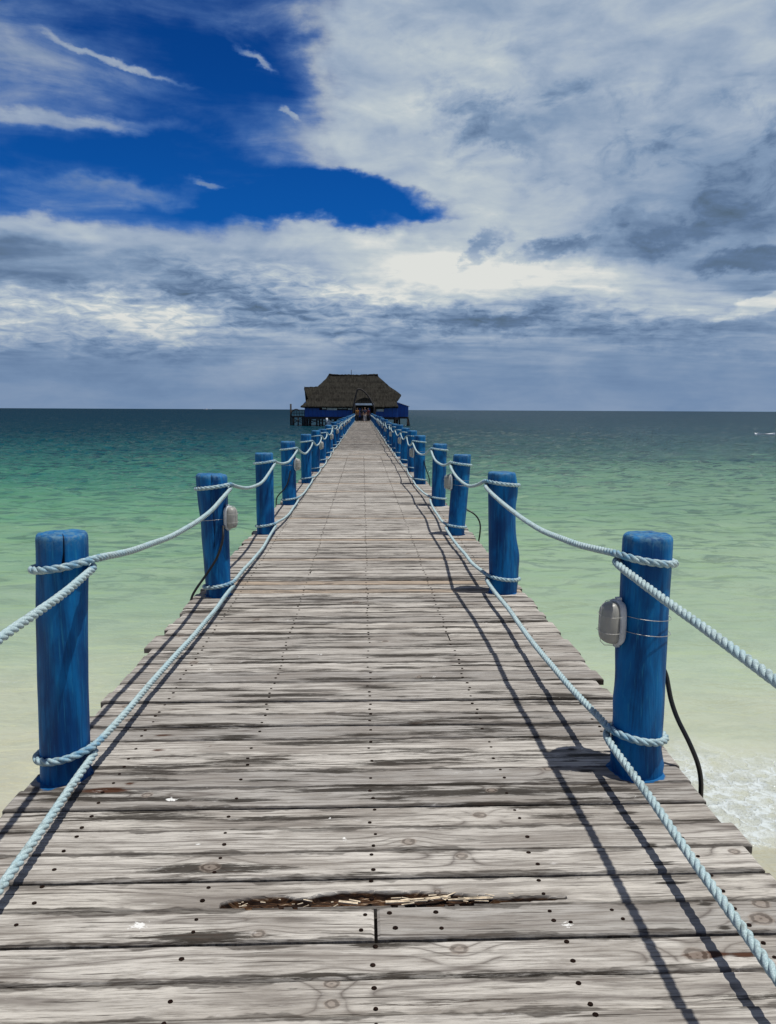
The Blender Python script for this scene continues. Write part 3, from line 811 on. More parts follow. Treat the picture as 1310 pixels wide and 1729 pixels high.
def rope(side, lst, zoff, sag, label, seed, rr=.0158):
    pts, bl = rope_path(side, lst, zoff, sag, rr, seed)
    # smooth the joins
    for _ in range(2):
        pts = [pts[0]] + [(pts[k_-1] + pts[k_] * 2 + pts[k_+1]) / 4 for k_ in range(1, len(pts) - 1)] + [pts[-1]]
    o_, ob = resample(pts, bl, lambda p: .0085 if p.y < 7 else (.016 if p.y < 16 else (.05 if p.y < 40 else .2)))
    mb = MB(); stain = []
    near = [k_ for k_, p in enumerate(o_) if p.y < 20.]
    kn_ = near[-1]
    P1 = o_[:kn_ + 2]; B1 = ob[:kn_ + 2]; P2 = o_[kn_:]; B2 = ob[kn_:]
    # frames
    fr = []; up = Vector((0, 0, 1))
    for k_, p in enumerate(P1):
        t = (P1[min(k_ + 1, len(P1) - 1)] - P1[max(0, k_ - 1)]).normalized()
        u = (up - t * up.dot(t)).normalized(); up = u
        fr.append((u, t.cross(u)))
    arc = 0.; phs = []
    for k_, p in enumerate(P1):
        if k_: arc += (p - P1[k_ - 1]).length
        phs.append(arc * 2 * math.pi / .105)
    rs_ = rr * .545; ro = rr * .50
    for s_ in range(3):
        sp = []
        for k_, p in enumerate(P1):
            a_ = phs[k_] + s_ * 2 * math.pi / 3; u, w_ = fr[k_]
            sp.append(p + (u * math.cos(a_) + w_ * math.sin(a_)) * ro)
        mb.tube(sp, rs_, 7)
        stain += [q for q in B1 for _ in range(7)]
    mb.tube(P2, rr * .95, 8); stain += [q for q in B2 for _ in range(8)]
    ob_ = mb.build('rope', m_rope)
    a1 = ob_.data.attributes.new('bluestain', 'FLOAT', 'POINT'); a1.data.foreach_set('value', stain)
    tag(ob_, label, 'rope', 'rope railings of the pier')
rope('L', Lp, {None: .885, 1: .90, 2: .90}, {None: .13, 1: .05, 2: .10, 3: .13}, 'upper pale rope railing sagging between the tops of the left posts', 1)
rope('L', Lp, {None: .115, 1: .125, 2: .105}, {None: .05, 1: .02, 2: .015, 3: .03}, 'lower pale rope on the left side, tied round the feet of the posts', 2)
rope('R', Rp, {None: .89, 1: .915, 2: .925}, {None: .13, 1: .05, 2: .09, 3: .13}, 'upper pale rope railing sagging between the tops of the right posts', 3)
rope('R', Rp, {None: .13, 1: .185, 2: .145}, {None: .05, 1: .02, 2: .035, 3: .05}, 'lower pale rope on the right side, tied round the feet of the posts', 4)

# ------------------------------------------------------------------ lamps
m_lens, h, b, out = material('cloudy lamp glass')
tc = h.n('ShaderNodeTexCoord').outputs['Object']
h.sock(b.inputs['Base Color'], h.mix(h.noise(tc, 14., 4, .6), (.27, .27, .245), (.46, .455, .41)))
b.inputs['Roughness'].default_value = .42; b.inputs['Transmission Weight'].default_value = .2
m_rim = simple('grey white plastic', (.46, .49, .51), .5, .15, 30)
m_wire = simple('dull steel wire', (.42, .42, .40), .4, .2, 50, .6)
m_cable = simple('black cable', (.008, .008, .009), .45, .4, 40)
m_guard = simple('white coated wire', (.5, .5, .47), .45, .2, 50)

def lamp_profile(k_, n_, w_, hh_):
    a_ = 2 * math.pi * k_ / n_
    c_, s_ = math.cos(a_), math.sin(a_)
    e = 2 / 3.4
    return (math.copysign(abs(c_) ** e, c_) * w_, math.copysign(abs(s_) ** e, s_) * hh_)
def make_lamp(seed=0):
    root = empty('bulkhead_lamp')
    N = 28
    def loft(layers, name, mat, cap_last=True, parent=root):
        mb_ = MB(); vs = []; fs = []
        for (d, w_, hh_) in layers:
            for k_ in range(N):
                a_, b_ = lamp_profile(k_, N, w_, hh_); vs.append((d, a_, b_))
        for l_ in range(len(layers) - 1):
            for k_ in range(N):
                k2 = (k_ + 1) % N
                fs.append((l_*N + k_, l_*N + k2, (l_+1)*N + k2, (l_+1)*N + k_))
        fs.append(tuple(range(N))[::-1])
        if cap_last: fs.append(tuple((len(layers)-1)*N + k_ for k_ in range(N)))
        mb_.add(vs, fs, True); return mb_.build(name, mat, parent)
    loft([(0, .050, .092), (.012, .056, .100), (.026, .058, .102), (.032, .056, .100)], 'base_plate', m_rim)
    # local +x points away from the post
    loft([(.0325, .050, .093), (.055, .050, .092), (.074, .046, .086), (.088, .037, .074), (.093, .022, .055)], 'lens', m_lens)
    g = MB()
    for z in (-.036, .036):
        g.tube([(.03, -.060, z), (.07, -.058, z), (.092, -.044, z), (.102, 0, z), (.092, .044, z), (.07, .058, z), (.03, .060, z)], .0011, 5)
    g.tube([(.03, 0, -.104), (.075, 0, -.100), (.096, 0, -.08), (.103, 0, 0), (.096, 0, .08), (.075, 0, .100), (.03, 0, .104)], .0016, 5)
    g.build('wire_guard', m_guard, root)
    for zz_ in (.104, -.104):
        s_ = MB(); s_.box((.016, 0, zz_), (.02, .024, .014)); s_.build('clip', m_rim, root)
    return root
CAB = {('R', 1): [(1.17, 3.05, .50), (1.235, 3.02, .44), (1.262, 3.0, .39), (1.272, 2.99, .33), (1.283, 2.98, .27), (1.305, 2.96, .20), (1.335, 2.93, .135), (1.352, 2.915, .095), (1.378, 2.90, .03), (1.392, 2.89, -.04), (1.39, 2.88, -.13)],
       ('L', 2): [(-1.145, 5.85, .58), (-1.135, 5.795, .50), (-1.155, 5.79, .42), (-1.19, 5.80, .33), (-1.24, 5.79, .25), (-1.30, 5.79, .165), (-1.355, 5.78, .09), (-1.395, 5.77, .02), (-1.41, 5.77, -.08)],
       ('R', 3): [(1.17, 8.97, .36), (1.24, 8.94, .29), (1.30, 8.90, .265), (1.365, 8.90, .21), (1.405, 8.90, .12), (1.40, 8.90, .0), (1.385, 8.9, -.1)],
       ('L', 4): [(-1.17, 11.6, .55), (-1.20, 11.62, .38), (-1.27, 11.65, .25), (-1.34, 11.65, .19), (-1.395, 11.65, .12), (-1.405, 11.65, .03), (-1.40, 11.65, -.08)]}
def smooth_path(pts, it=3):
    pts = [Vector(p) for p in pts]
    for _ in range(it):
        q = [pts[0]]
        for a_, b_ in zip(pts, pts[1:]): q += [a_.lerp(b_, .25), a_.lerp(b_, .75)]
        q.append(pts[-1]); pts = q
    return pts
proto = None
for side, lst in (('R', Rp), ('L', Lp)):
    sx = -1 if side == 'R' else 1
    for i in LAMPS[side]:
        q = lst[i]; zc = .64; t = zc / q[6]
        cx = q[0] + (q[2] - q[0]) * t; cy = q[1] + (q[3] - q[1]) * t; r_ = q[4] + (q[5] - q[4]) * t
        ang = (math.pi if sx < 0 else 0) + (R(12) if side == 'R' else -R(24))
        if i > 4: ang += random.uniform(-.15, .15)
        loc = Vector((cx + math.cos(ang) * (r_ + .004), cy + math.sin(ang) * (r_ + .004), zc))
        if proto is None:
            proto = make_lamp(); root = proto
        else:
            root = proto.copy(); C.objects.link(root)
            for ch in [c_ for c_ in proto.children if c_.name.split('.')[0] in ('base_plate', 'lens', 'wire_guard', 'clip')]:
                c2 = ch.copy(); C.objects.link(c2); c2.parent = root
        root.location = loc; root.rotation_euler = (0, 0, ang); root.scale = (.92, .92, .94)
        M = Matrix.Translation(loc) @ Matrix.Rotation(ang, 4, 'Z') @ Matrix.Diagonal((.92, .92, .94, 1))
        nm = 'left' if side == 'L' else 'right'
        tag(root, 'oval caged lamp on the %s blue post of the %s row' % (ORD[i - 1], nm), 'lamp', 'lamps strapped to the posts')
        if i < 6:
            # straps round the post
            sm_ = MB()
            for dz_ in ((-.028, .036) if side == 'R' else (-.006,)):
                pts = []
                for k_ in range(37):
                    th = 2 * math.pi * k_ / 36
                    pts.append((cx + math.cos(th) * (r_ + .009), cy + math.sin(th) * (r_ + .009), zc + dz_ - .02 * (1 - math.cos(th - ang)) * .5))
                sm_.tube(pts, .0013, 5)
            o = sm_.build('strap_wire', m_wire, root); o.matrix_parent_inverse = M.inverted()
        cm = MB()
        if (side, i) in CAB:
            cm.tube(smooth_path(CAB[(side, i)]), .0095 if i > 1 else .010, 8)
        elif i < 9:
            e = -sx
            cm.tube(smooth_path([(cx + e * .08, cy - .09, .5), (cx + e * .11, cy - .12, .35), (cx + e * .16, cy - .12, .22), (cx + e * .20, cy - .12, .1), (cx + e * .205, cy - .12, -.08)], 2), .010, 6)
        if cm.v:
            o = cm.build('cable', m_cable, root); o.matrix_parent_inverse = M.inverted()

# ------------------------------------------------------------------ thatched building at the end
m_thatch, h, b, out = material('old palm thatch')
tc = h.n('ShaderNodeTexCoord').outputs['Object']
t1 = h.noise(h.map(tc, (6, 1.5, .7)), 1., 6, .7)
t2 = h.noise(h.map(tc, (.6, .6, 1.2)), 1., 4, .6)
lay = h.m('PINGPONG', h.m('MULTIPLY', h.sep(tc)[2], 2.2), 1.)
c = h.mix(h.mapr(t1, .36, .64), (.012, .011, .009), (.036, .034, .028))
c = h.mix(h.m('MULTIPLY', h.mapr(t2, .42, .62), .5), c, (.028, .027, .022))
c = h.mix(h.m('MULTIPLY', h.mapr(lay, .25, .0), .35), c, (.016, .013, .010))
h.sock(b.inputs['Base Color'], c); b.inputs['Roughness'].default_value = .95; b.inputs['Specular IOR Level'].default_value = .1
h.sock(b.inputs['Normal'], h.bump(h.m('ADD', t1, h.m('MULTIPLY', lay, .4)), 1., .12))
m_bw, h, b, out = material('blue boarded wall')
tc = h.n('ShaderNodeTexCoord').outputs['Object']
bd = h.mapr(h.m('PINGPONG', h.m('MULTIPLY', h.sep(tc)[0], 3.3), 1.), .0, .10)
c = h.mix(h.noise(h.map(tc, (2, 2, .6)), 1., 5, .6), (.001, .035, .20), (.003, .105, .42))
c = h.mix(h.mapr(h.noise(h.map(tc, (.5, .5, .9)), 1., 3), .55, .7, 0, .7), c, (.01, .17, .40))
c = h.mix(bd, (.001, .01, .06), c)
h.sock(b.inputs['Base Color'], c); b.inputs['Roughness'].default_value = .6
m_dark = simple('dark stilt timber', (.022, .019, .018), .85, .5, 3)
m_pale = simple('pale canvas blind', (.50, .58, .58), .8, .3, 3)
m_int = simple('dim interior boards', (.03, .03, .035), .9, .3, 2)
m_tin = simple('weathered tin sheet', (.42, .50, .56), .45, .2, 3)
m_wh = simple('white painted metal', (.75, .77, .78), .5, .1, 4)

pav = empty('thatched_restaurant', (-1.5, 108, .2), 'blue walled restaurant on stilts under a steep brown thatched roof at the pier head', 'building')
PI_ = Matrix.Translation((1.5, -108, -.2))
def pc_(o, parent=None):
    o.parent = parent or pav
    if parent is None: o.matrix_parent_inverse = PI_
    return o

def thatch_patch(mb_, rows, n=40, jag=.10):
    """rows: list of (left point, right point) top to bottom; grid surface with a rough lower edge"""
    V = []
    m_ = 10
    grid = []
    for a_ in range(len(rows) - 1):
        for s_ in range(m_ if a_ < len(rows) - 2 else m_ + 1):
            t = s_ / m_
            grid.append((Vector(rows[a_][0]).lerp(Vector(rows[a_+1][0]), t), Vector(rows[a_][1]).lerp(Vector(rows[a_+1][1]), t)))
    for r_, (l_, rr_) in enumerate(grid):
        for c_ in range(n + 1):
            p = l_.lerp(rr_, c_ / n)
            n_ = nn(Vector((p.x * 1.3, p.y * 1.3, p.z * 1.3)))
            p = p + Vector((0, -.10 * n_ - .06 * ((p.z * 2.2) % 1), .05 * n_))
            if r_ == len(grid) - 1: p.z -= random.uniform(0, jag)
            if r_ == 0: p.z += random.uniform(-.02, .06) - .13 * math.sin(math.pi * c_ / n)
            V.append(p)
    F = []
    for r_ in range(len(grid) - 1):
        for c_ in range(n):
            a_ = r_ * (n + 1) + c_
            F.append((a_, a_ + n + 1, a_ + n + 2, a_ + 1))
    mb_.add(V, F, False)
RL = (-5.05, 113.2, 6.62); RRt = (2.15, 113.2, 6.62)
r_ = MB()
# front slope with slightly hollow sides
thatch_patch(r_, [(RL, RRt), ((-6.6, 111.4, 5.0), (3.9, 111.4, 5.0)), ((-7.6, 109.8, 3.55), (5.62, 109.9, 3.72)), ((-8.0, 108.9, 2.72), (4.86, 108.8, 2.66)), ((-8.95, 107.7, 1.97), (5.12, 107.7, 1.98))], 90)
# back slope
thatch_patch(r_, [(RL, RRt), ((-8.9, 119.0, 1.9), (5.1, 119.0, 1.9))], 30)
# left hip
thatch_patch(r_, [(RL, RL), ((-6.6, 115.2, 5.0), (-6.6, 111.4, 5.0)), ((-7.6, 116.8, 3.5), (-7.6, 109.8, 3.55)), ((-8.0, 118, 2.7), (-8.0, 108.9, 2.72)), ((-8.95, 119.0, 1.97), (-8.95, 107.7, 1.97))], 24)
# right hip with its flared tip and tucked skirt
thatch_patch(r_, [(RRt, RRt), ((3.9, 111.4, 5.0), (3.9, 115.2, 5.0)), ((5.62, 109.9, 3.72), (5.62, 116.8, 3.7)), ((4.86, 108.8, 2.66), (4.86, 117.2, 2.6)), ((5.12, 107.75, 1.98), (5.15, 119.0, 1.9))], 24)
roof = pc_(r_.build('roof', m_thatch))
sol = roof.modifiers.new('thick', 'SOLIDIFY'); sol.thickness = .28; sol.offset = -1
rg = MB()
rg.tube([(-5.15 + 7.4 * k_ / 24, 113.2, 6.70 - .16 * math.sin(math.pi * k_ / 24) + random.uniform(-.02, .03)) for k_ in range(25)], .14, 8)
pc_(rg.build('roof_ridge', m_thatch))
# back left wing roof
r_ = MB()
thatch_patch(r_, [((-8.75, 112.2, 4.68), (-5.9, 114.2, 5.0)), ((-8.45, 111.4, 3.9), (-6.5, 112.4, 3.9)), ((-8.10, 110.9, 3.1), (-7.2, 111.0, 3.0)), ((-8.75, 109.8, 2.3), (-7.6, 109.9, 2.3))], 18)
thatch_patch(r_, [((-8.75, 112.2, 4.68), (-5.9, 114.2, 5.0)), ((-8.6, 118.5, 2.2), (-5.9, 118.5, 2.2))], 12)
thatch_patch(r_, [((-8.75, 112.2, 4.68), (-8.75, 112.2, 4.68)), ((-8.55, 118.5, 2.2), (-8.45, 110.9, 2.4))], 12)
wr = pc_(r_.build('wing_roof', m_thatch))
sol = wr.modifiers.new('thick', 'SOLIDIFY'); sol.thickness = .2; sol.offset = -1
mb = MB(); mb.tube([(-1.76, 113.2, 6.4), (-1.76, 113.2, 7.45)], [.05, .035], 6); pc_(mb.build('antenna', m_dark))

# walls (front wall in pieces so the openings are real)
yW = 108.55
def wallpiece(x0, x1, z0, z1, name='wall', mat=m_bw, y=yW, d=.12):
    mb_ = MB(); mb_.box(((x0 + x1) / 2, y, (z0 + z1) / 2), (x1 - x0, d, z1 - z0)); return pc_(mb_.build(name, mat))
wallpiece(-8.45, -6.35, .46, 2.3)
wallpiece(-6.34, -1.45, .46, 1.42)
wallpiece(1.85, 3.05, .46, 1.25)
wallpiece(3.06, 5.10, .46, 2.3)
for x in (-5.30, -3.72, -2.25, -1.50, 1.88): wallpiece(x - .06, x + .06, 1.42 if x < 0 else 1.26, 2.3, 'window_post', m_dark, yW - .01, .1)
wallpiece(-8.44, -8.32, .46, 2.6, 'wall', m_bw, 113.4, 9.5)
wallpiece(4.98, 5.09, .46, 2.6, 'wall', m_bw, 113.4, 9.5)
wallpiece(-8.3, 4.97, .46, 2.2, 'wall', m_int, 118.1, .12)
# blinds in the openings
for (x0, x1, z0, z1) in ((-5.92, -5.38, 1.55, 1.82), (-5.24, -3.78, 1.43, 1.80), (-3.66, -2.32, 1.60, 1.78), (-2.18, -1.56, 1.50, 1.82), (1.95, 3.0, 1.27, 1.62)):
    wallpiece(x0, x1, z0, z1, 'blind', m_pale, yW - .10, .03)
# floor and frame
mb = MB(); mb.box((-1.7, 113.3, .33), (13.7, 10.0, .22)); pc_(mb.build('floor', m_dark))
mb = MB(); mb.box((-4.95, 108.35, .18), (7.1, .18, .16)); mb.box((3.5, 108.35, .18), (3.4, .18, .16)); pc_(mb.build('floor_beam', m_dark))
# annex on the right
wallpiece(5.11, 6.66, .50, 1.98, 'annex_wall', m_bw, 109.6, .1)
wallpiece(6.56, 6.66, .50, 1.98, 'annex_wall', m_bw, 112.2, 5.1)
mb = MB(); mb.add([(5.1, 109.3, 2.62), (6.85, 109.3, 2.04), (6.85, 115, 2.04), (5.1, 115, 2.62), (5.1, 109.3, 2.56), (6.85, 109.3, 1.98), (6.85, 115, 1.98), (5.1, 115, 2.56)], [(0,1,2,3),(7,6,5,4),(4,5,1,0),(5,6,2,1),(6,7,3,2),(7,4,0,3)]); pc_(mb.build('annex_roof', m_wh))
mb = MB(); mb.add([(5.11, 109.6, 1.98), (6.6, 109.6, 1.98), (6.6, 109.6, 2.05), (5.11, 109.6, 2.54), (5.11, 109.68, 1.98), (6.6, 109.68, 1.98), (6.6, 109.68, 2.05), (5.11, 109.68, 2.54)], [(0,1,2,3),(7,6,5,4),(0,4,5,1),(1,5,6,2),(2,6,7,3),(3,7,4,0)]); pc_(mb.build('annex_gable', m_bw))
mb = MB(); mb.box((5.9, 112.2, .38), (1.6, 5.3, .2)); pc_(mb.build('annex_floor', m_dark))
mb = MB(); mb.bar((5.05, 109.5, .30), (6.7, 109.5, .30), .14); pc_(mb.build('annex_beam', m_dark))
# stilts
rs = random.Random(8)
for (x, y) in [(-8.3, 108.4), (-7.6, 108.5), (-6.7, 108.4), (-6.4, 109.6), (-5.9, 108.4), (-4.8, 109.2), (-4.1, 108.4), (-3.2, 108.4), (-2.3, 108.4), (-8.3, 112), (-6.9, 112), (-5.5, 112), (-4.0, 112), (-2.6, 112), (2.2, 108.4), (3.4, 108.4), (4.7, 108.4), (5.1, 109.6), (5.35, 109.9), (6.6, 109.6), (6.75, 111), (3.4, 112), (5.0, 112), (-8.3, 116.5), (-5, 116.5), (0, 112), (0, 116.5), (4.9, 116.5)]:
    mb = MB(); mb.tube([(x, y, .25), (x + rs.uniform(-.08, .08), y, -1.6)], rs.uniform(.09, .14), 8); pc_(mb.build('stilt', m_dark))
for (a_, b_) in [((-8.3, 108.3, -.1), (-6.0, 108.3, -.1)), ((-8.3, 108.28, -.75), (-6.4, 108.28, .1)), ((-7.6, 108.28, .1), (-5.9, 108.28, -.7)), ((-6.4, 109.3, -.2), (-4.2, 109.3, -.25)), ((6.7, 109.5, .2), (6.95, 109.5, -1.2))]:
    mb = MB(); mb.bar(a_, b_, .09); pc_(mb.build('brace', m_dark))
# entrance: lintel, gable of dark thatch, step
wallpiece(-1.02, 1.45, 2.10, 2.36, 'entrance_beam', m_tin, 100.6, .16)
mb = MB()
pts = [(-1.15, 2.36), (-.85, 2.7), (-.3, 3.0), (.25, 3.14), (.8, 3.0), (1.25, 2.65), (1.5, 2.36)]
vs = [(x, 100.65, z) for x, z in pts] + [(x, 108.0, z) for x, z in pts]; k_ = len(pts)
fs = [tuple(range(k_)), tuple(range(k_, 2 * k_))[::-1]] + [(q, q + k_, q + k_ + 1, q + 1) for q in range(k_ - 1)]
mb.add(vs, fs); pc_(mb.build('entrance_canopy', m_thatch))
for x in (-1.05, 1.48):
    for y in (100.6, 104.3, 107.6):
        mb = MB(); mb.tube([(x, y, 0), (x, y, 2.34)], .07, 8); pc_(mb.build('entrance_post', m_dark))
for x in (-.45, .9):
    wallpiece(x - .14, x + .14, .0, 2.1, 'door_leaf', m_bw, 108.0, .06)
mb = MB(); mb.box((.2, 107.5, .12), (2.4, .5, .24)); mb.box((.2, 107.9, .28), (2.4, .4, .3)); pc_(mb.build('step', m_dark))

# pole arch over the walkway
mb = MB()
mb.tube(smooth_path([(-1.30, 95, -.2), (-1.27, 95, 1.5), (-1.05, 95, 2.7), (-.76, 95, 3.95), (-.62, 95, 4.08)], 2), .10, 8)
mb.tube(smooth_path([(-.74, 95, 4.02), (-.5, 95, 4.10), (-.14, 95, 4.02), (.38, 95, 3.58), (.84, 95, 2.98), (1.28, 95, 2.17), (1.5, 95, 1.42), (1.42, 95, -.2)], 2), .10, 8)
arch = mb.build('pole_arch', m_dark)
tag(arch, 'tall dark pointed arch of bent poles standing over the far end of the walkway', 'arch')

# side landing with railing left of the building
lan = empty('landing_stage', (-9.8, 112, .3), 'dark timber landing with railing and tall corner pole, left of the restaurant', 'landing')
LI = Matrix.Translation((9.8, -112, -.3))
def lc_(o): o.parent = lan; o.matrix_parent_inverse = LI; return o
mb = MB(); mb.box((-9.8, 113, .42), (2.0, 2.4, .22)); lc_(mb.build('deck', m_dark))
mb = MB(); mb.tube([(-10.78, 111.8, -1.5), (-10.76, 111.8, 2.32)], .13, 8); lc_(mb.build('corner_pole', m_dark))
for (x, y) in ((-10.35, 111.9), (-9.7, 111.9), (-9.05, 111.9), (-8.7, 111.9), (-10.7, 114), (-9.0, 114)):
    mb = MB(); mb.tube([(x, y, -1.5), (x, y, .4)], .10, 8); lc_(mb.build('stilt', m_dark))
for (a_, b_) in (((-10.75, 111.85, 1.30), (-8.6, 111.85, 1.32)), ((-10.75, 111.85, .95), (-8.6, 111.85, .95))):
    mb = MB(); mb.bar(a_, b_, .08); lc_(mb.build('rail', m_dark))
for x in (-10.3, -9.9, -9.5, -9.1, -8.75):
    mb = MB(); mb.bar((x, 111.86, .5), (x, 111.86, 1.3), .06); lc_(mb.build('baluster', m_dark))
for (a_, b_) in (((-10.7, 111.84, -.75), (-9.1, 111.84, .2)), ((-10.5, 111.82, .2), (-8.8, 111.82, -.7)), ((-10.8, 111.8, -.2), (-8.6, 111.8, -.2))):
    mb = MB(); mb.bar(a_, b_, .08); lc_(mb.build('brace', m_dark))
mb = MB(); mb.tube(smooth_path([(-10.7, 111.7, 1.0), (-10.3, 111.7, 1.5), (-9.8, 111.7, 1.55), (-9.5, 111.7, 1.35)], 2), .07, 6); lc_(mb.build('bent_pole', m_dark))

# small things under the building
mb = MB(); mb.tube([(-5.18, 106.9, -.30), (-5.18, 106.9, -.26), (-5.18, 106.9, .26), (-5.18, 106.9, .30)], [.10, .15, .15, .10], 14)
mb.tube([(-5.18, 106.9, -1.2), (-5.18, 106.9, -.3)], .04, 6)
tag(mb.build('white_tank', m_wh), 'small upright white tank on a pole among the stilts under the restaurant', 'tank')
mb = MB()
mb.add([(-4.95, 105.0, -.86), (-4.25, 105.0, -.86), (-4.1, 105.3, -.45), (-5.15, 105.3, -.45), (-4.6, 104.6, .05), (-4.75, 106.2, -.80), (-4.4, 106.2, -.80), (-4.6, 106.6, -.4)],
       [(0, 1, 2, 4), (0, 4, 3), (3, 4, 7), (4, 2, 7), (0, 5, 6, 1), (0, 3, 7, 5), (1, 6, 7, 2)], False)
tag(mb.build('dinghy', m_tin), 'pale blue dinghy bow moored in front of the stilts left of the pier', 'boat')

# boats on the water
def hull(name, loc, L, B, H, rot, mat, label, extras=None):
    root = empty(name, loc, label, 'boat'); root.rotation_euler = (0, 0, rot)
    mb_ = MB(); vs = []; fs = []; ns = 12
    for i_ in range(ns + 1):
        t = i_ / ns; w_ = B / 2 * math.sin(math.pi * min(1, .18 + t * .82)) ** .6 * (1 if t < 1 else .02) if t < 1 else .01
        zt = H * (.55 + .45 * (2 * t - 1) ** 2)
        x = (t - .5) * L
        vs += [(x, -w_, zt), (x, -w_ * .7, .0), (x, 0, -.12 * H), (x, w_ * .7, 0), (x, w_, zt), (x, w_ * .85, zt - .04), (x, 0, zt * .35), (x, -w_ * .85, zt - .04)]
    for i_ in range(ns):
        for k_ in range(8):
            k2 = (k_ + 1) % 8; a_ = i_ * 8
            fs.append((a_ + k_, a_ + k2, a_ + 8 + k2, a_ + 8 + k_))
    fs.append(tuple(range(8))); fs.append(tuple(ns * 8 + k_ for k_ in range(8))[::-1])
    mb_.add(vs, fs); mb_.build('hull', mat, root)
    if extras: extras(root)
    return root
def bench(root):
    m1 = MB(); m1.box((.1, 0, .13), (.18, .5, .03)); m1.box((-.45, 0, .13), (.16, .5, .03)); m1.build('bench', m_dark, root)
hull('rowing_boat', (41.2, 74.8, SEA), 2.2, .7, .26, .15, m_wh, 'small low white boat afloat far out to the right of the pier', bench)
def cabin(root):
    m1 = MB(); m1.box((-4, 0, 2.6), (9, 3.5, 2.2)); m1.box((-5, 0, 4.2), (5, 3, 1.)); m1.build('cabin', m_wh, root)
hull('ferry', (-766, 3712, SEA), 40, 6, 2.4, 0., m_wh, 'distant white boat, a tiny streak on the horizon left of the pier', cabin)

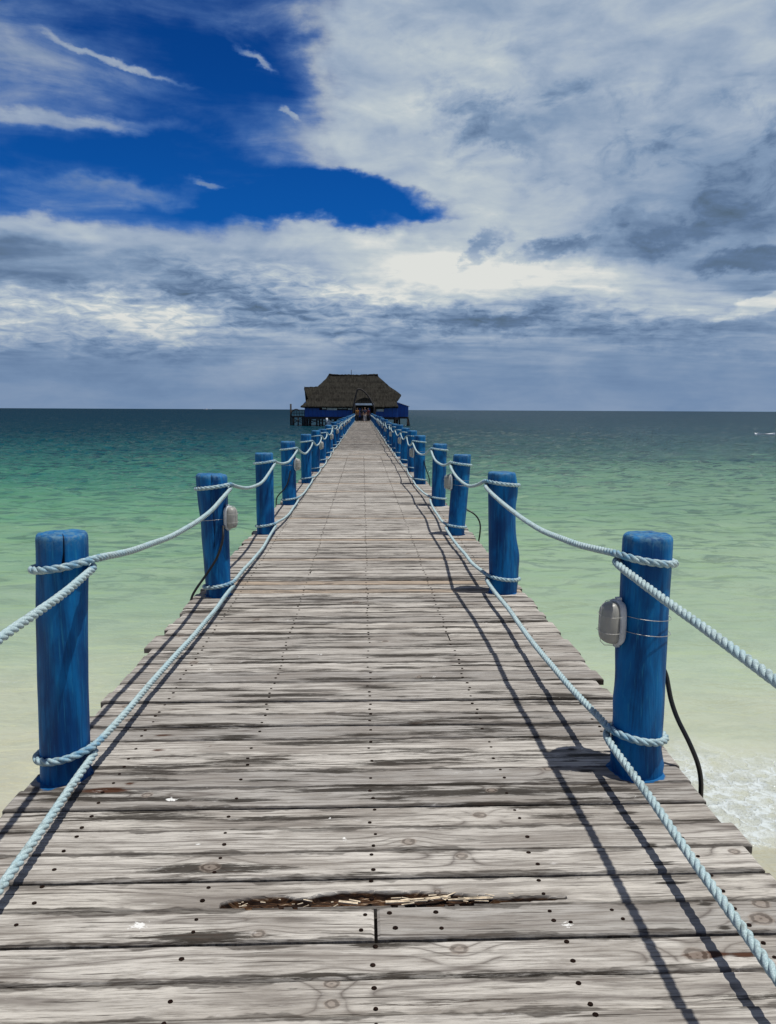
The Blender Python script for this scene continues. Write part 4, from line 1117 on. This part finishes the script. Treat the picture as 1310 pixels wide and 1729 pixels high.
# ------------------------------------------------------------------ people
def skinned(name, mat, joints, edges, parent=None, root=0, sub=1):
    me_ = bpy.data.meshes.new(name)
    me_.from_pydata([j[:3] for j in joints], edges, [])
    o = bpy.data.objects.new(name, me_); C.objects.link(o)
    md = o.modifiers.new('skin', 'SKIN'); md.use_smooth_shade = True
    if not me_.skin_vertices:
        bpy.context.view_layer.objects.active = o
        me_.attributes.new('skin', 'FLOAT2', 'POINT') if False else None
    sv = me_.skin_vertices[0].data
    for k_, j in enumerate(joints):
        r_ = j[3]; sv[k_].radius = (r_, j[4] if len(j) > 4 else r_)
    sv[root].use_root = True
    ms = o.modifiers.new('sub', 'SUBSURF'); ms.levels = sub; ms.render_levels = sub
    me_.materials.append(mat)
    if parent is not None: o.parent = parent
    return o
def person(loc, rot, label, skin, top, legs, hair, stride=.12, arm=.1, H=1.74, shorts=False):
    s_ = H / 1.74
    root = empty('person', loc, label, 'person', 'people at the far end of the walkway'); root.rotation_euler = (0, 0, rot); root.scale = (s_, s_, s_)
    J = [(0, 0, .93, .14, .10), (0, 0, 1.15, .125, .095), (0, .01, 1.38, .155, .095), (0, 0, 1.48, .06, .055), (0, .01, 1.56, .052, .055), (0, -.01, 1.64, .078, .092), (0, -.005, 1.71, .065, .08)]
    E_ = [(0, 1), (1, 2), (2, 3), (3, 4), (4, 5), (5, 6)]
    arms = []
    for sg, ar in ((-1, arm), (1, -arm)):
        b0 = len(J)
        J += [(sg * .17, 0, 1.40, .052), (sg * .215, -.01 - ar * .5, 1.14, .040), (sg * .22, -.05 - ar, .90, .028), (sg * .22, -.06 - ar * 1.1, .82, .022, .036)]
        E_ += [(2, b0), (b0, b0 + 1), (b0 + 1, b0 + 2), (b0 + 2, b0 + 3)]
        for f_ in range(5):
            k_ = len(J); oy = (-.030 + .017 * f_)
            J += [(sg * .218, -.06 - ar * 1.1 + oy, .775 + (.03 if f_ == 0 else 0), .010), (sg * (.214), -.065 - ar * 1.1 + oy, .735 + (.045 if f_ == 0 else 0) + abs(f_ - 2.5) * .005, .008)]
            E_ += [(b0 + 3, k_), (k_, k_ + 1)]
    for sg, st_ in ((-1, stride), (1, -stride)):
        b0 = len(J)
        J += [(sg * .095, 0, .86, .085), (sg * .10, -st_ * .5, .49, .058), (sg * .10, -st_ * .5 + abs(st_) * .3, .28, .052), (sg * .10, -st_, .085, .036), (sg * .11, -st_ - .13, .035, .038, .03)]
        E_ += [(0, b0), (b0, b0 + 1), (b0 + 1, b0 + 2), (b0 + 2, b0 + 3), (b0 + 3, b0 + 4)]
    skinned('body', skin, J, E_, root)
    # shirt
    S = [(0, 0, .95, .165, .125), (0, 0, 1.15, .15, .12), (0, .01, 1.38, .175, .115), (0, 0, 1.455, .085, .075)]
    SE = [(0, 1), (1, 2), (2, 3)]
    for sg, ar in ((-1, arm), (1, -arm)):
        b0 = len(S); S += [(sg * .175, 0, 1.40, .07), (sg * .208, -.005 - ar * .4, 1.19, .062)]; SE += [(2, b0), (b0, b0 + 1)]
    skinned('shirt', top, S, SE, root)
    T = [(0, 0, .95, .155, .12)]; TE = []
    for sg, st_ in ((-1, stride), (1, -stride)):
        b0 = len(T); T += [(sg * .095, 0, .84, .10), (sg * .10, -st_ * .5, .50, .076)]; TE += [(0, b0), (b0, b0 + 1)]
        if not shorts:
            T += [(sg * .10, -st_ * .9, .11, .062)]; TE += [(b0 + 1, b0 + 2)]
    skinned('trousers', legs, T, TE, root)
    HR = [(0, .02, 1.72, .082, .095), (0, .05, 1.63, .07, .06), (0, .055, 1.53, .04, .04)]
    skinned('hair', hair, HR, [(0, 1), (1, 2)], root)
    return root
sk1 = simple('brown skin', (.16, .085, .05), .6, .1); sk2 = simple('tan skin', (.30, .17, .11), .6, .1)
t_or = simple('orange cloth', (.20, .085, .012), .9, .3); t_bk = simple('black cloth', (.012, .012, .016), .9, .3)
t_wh = simple('white cloth', (.42, .40, .38), .9, .1); t_rd = simple('maroon cloth', (.09, .010, .013), .9, .3); t_nv = simple('navy cloth', (.015, .02, .05), .9, .3)
hr = simple('dark hair', (.01, .008, .007), .7, .3)
person((-.70, 89.6, .004), .15, 'person in an orange top and dark trousers at the left of the group', sk1, t_or, t_bk, hr, .14, .08)
person((-.12, 92.0, .004), 2.9, 'person all in black in the middle of the group, walking away', sk1, t_bk, t_bk, hr, .10, .1, 1.76)
person((.22, 90.0, .004), .1, 'person in a dark top and white trousers in the group on the walkway', sk2, t_nv, t_wh, hr, .12, .06, 1.80)
person((.60, 90.4, .004), -.2, 'person in a maroon top and black trousers at the right of the group', sk1, t_rd, t_bk, hr, .16, .12, 1.72)
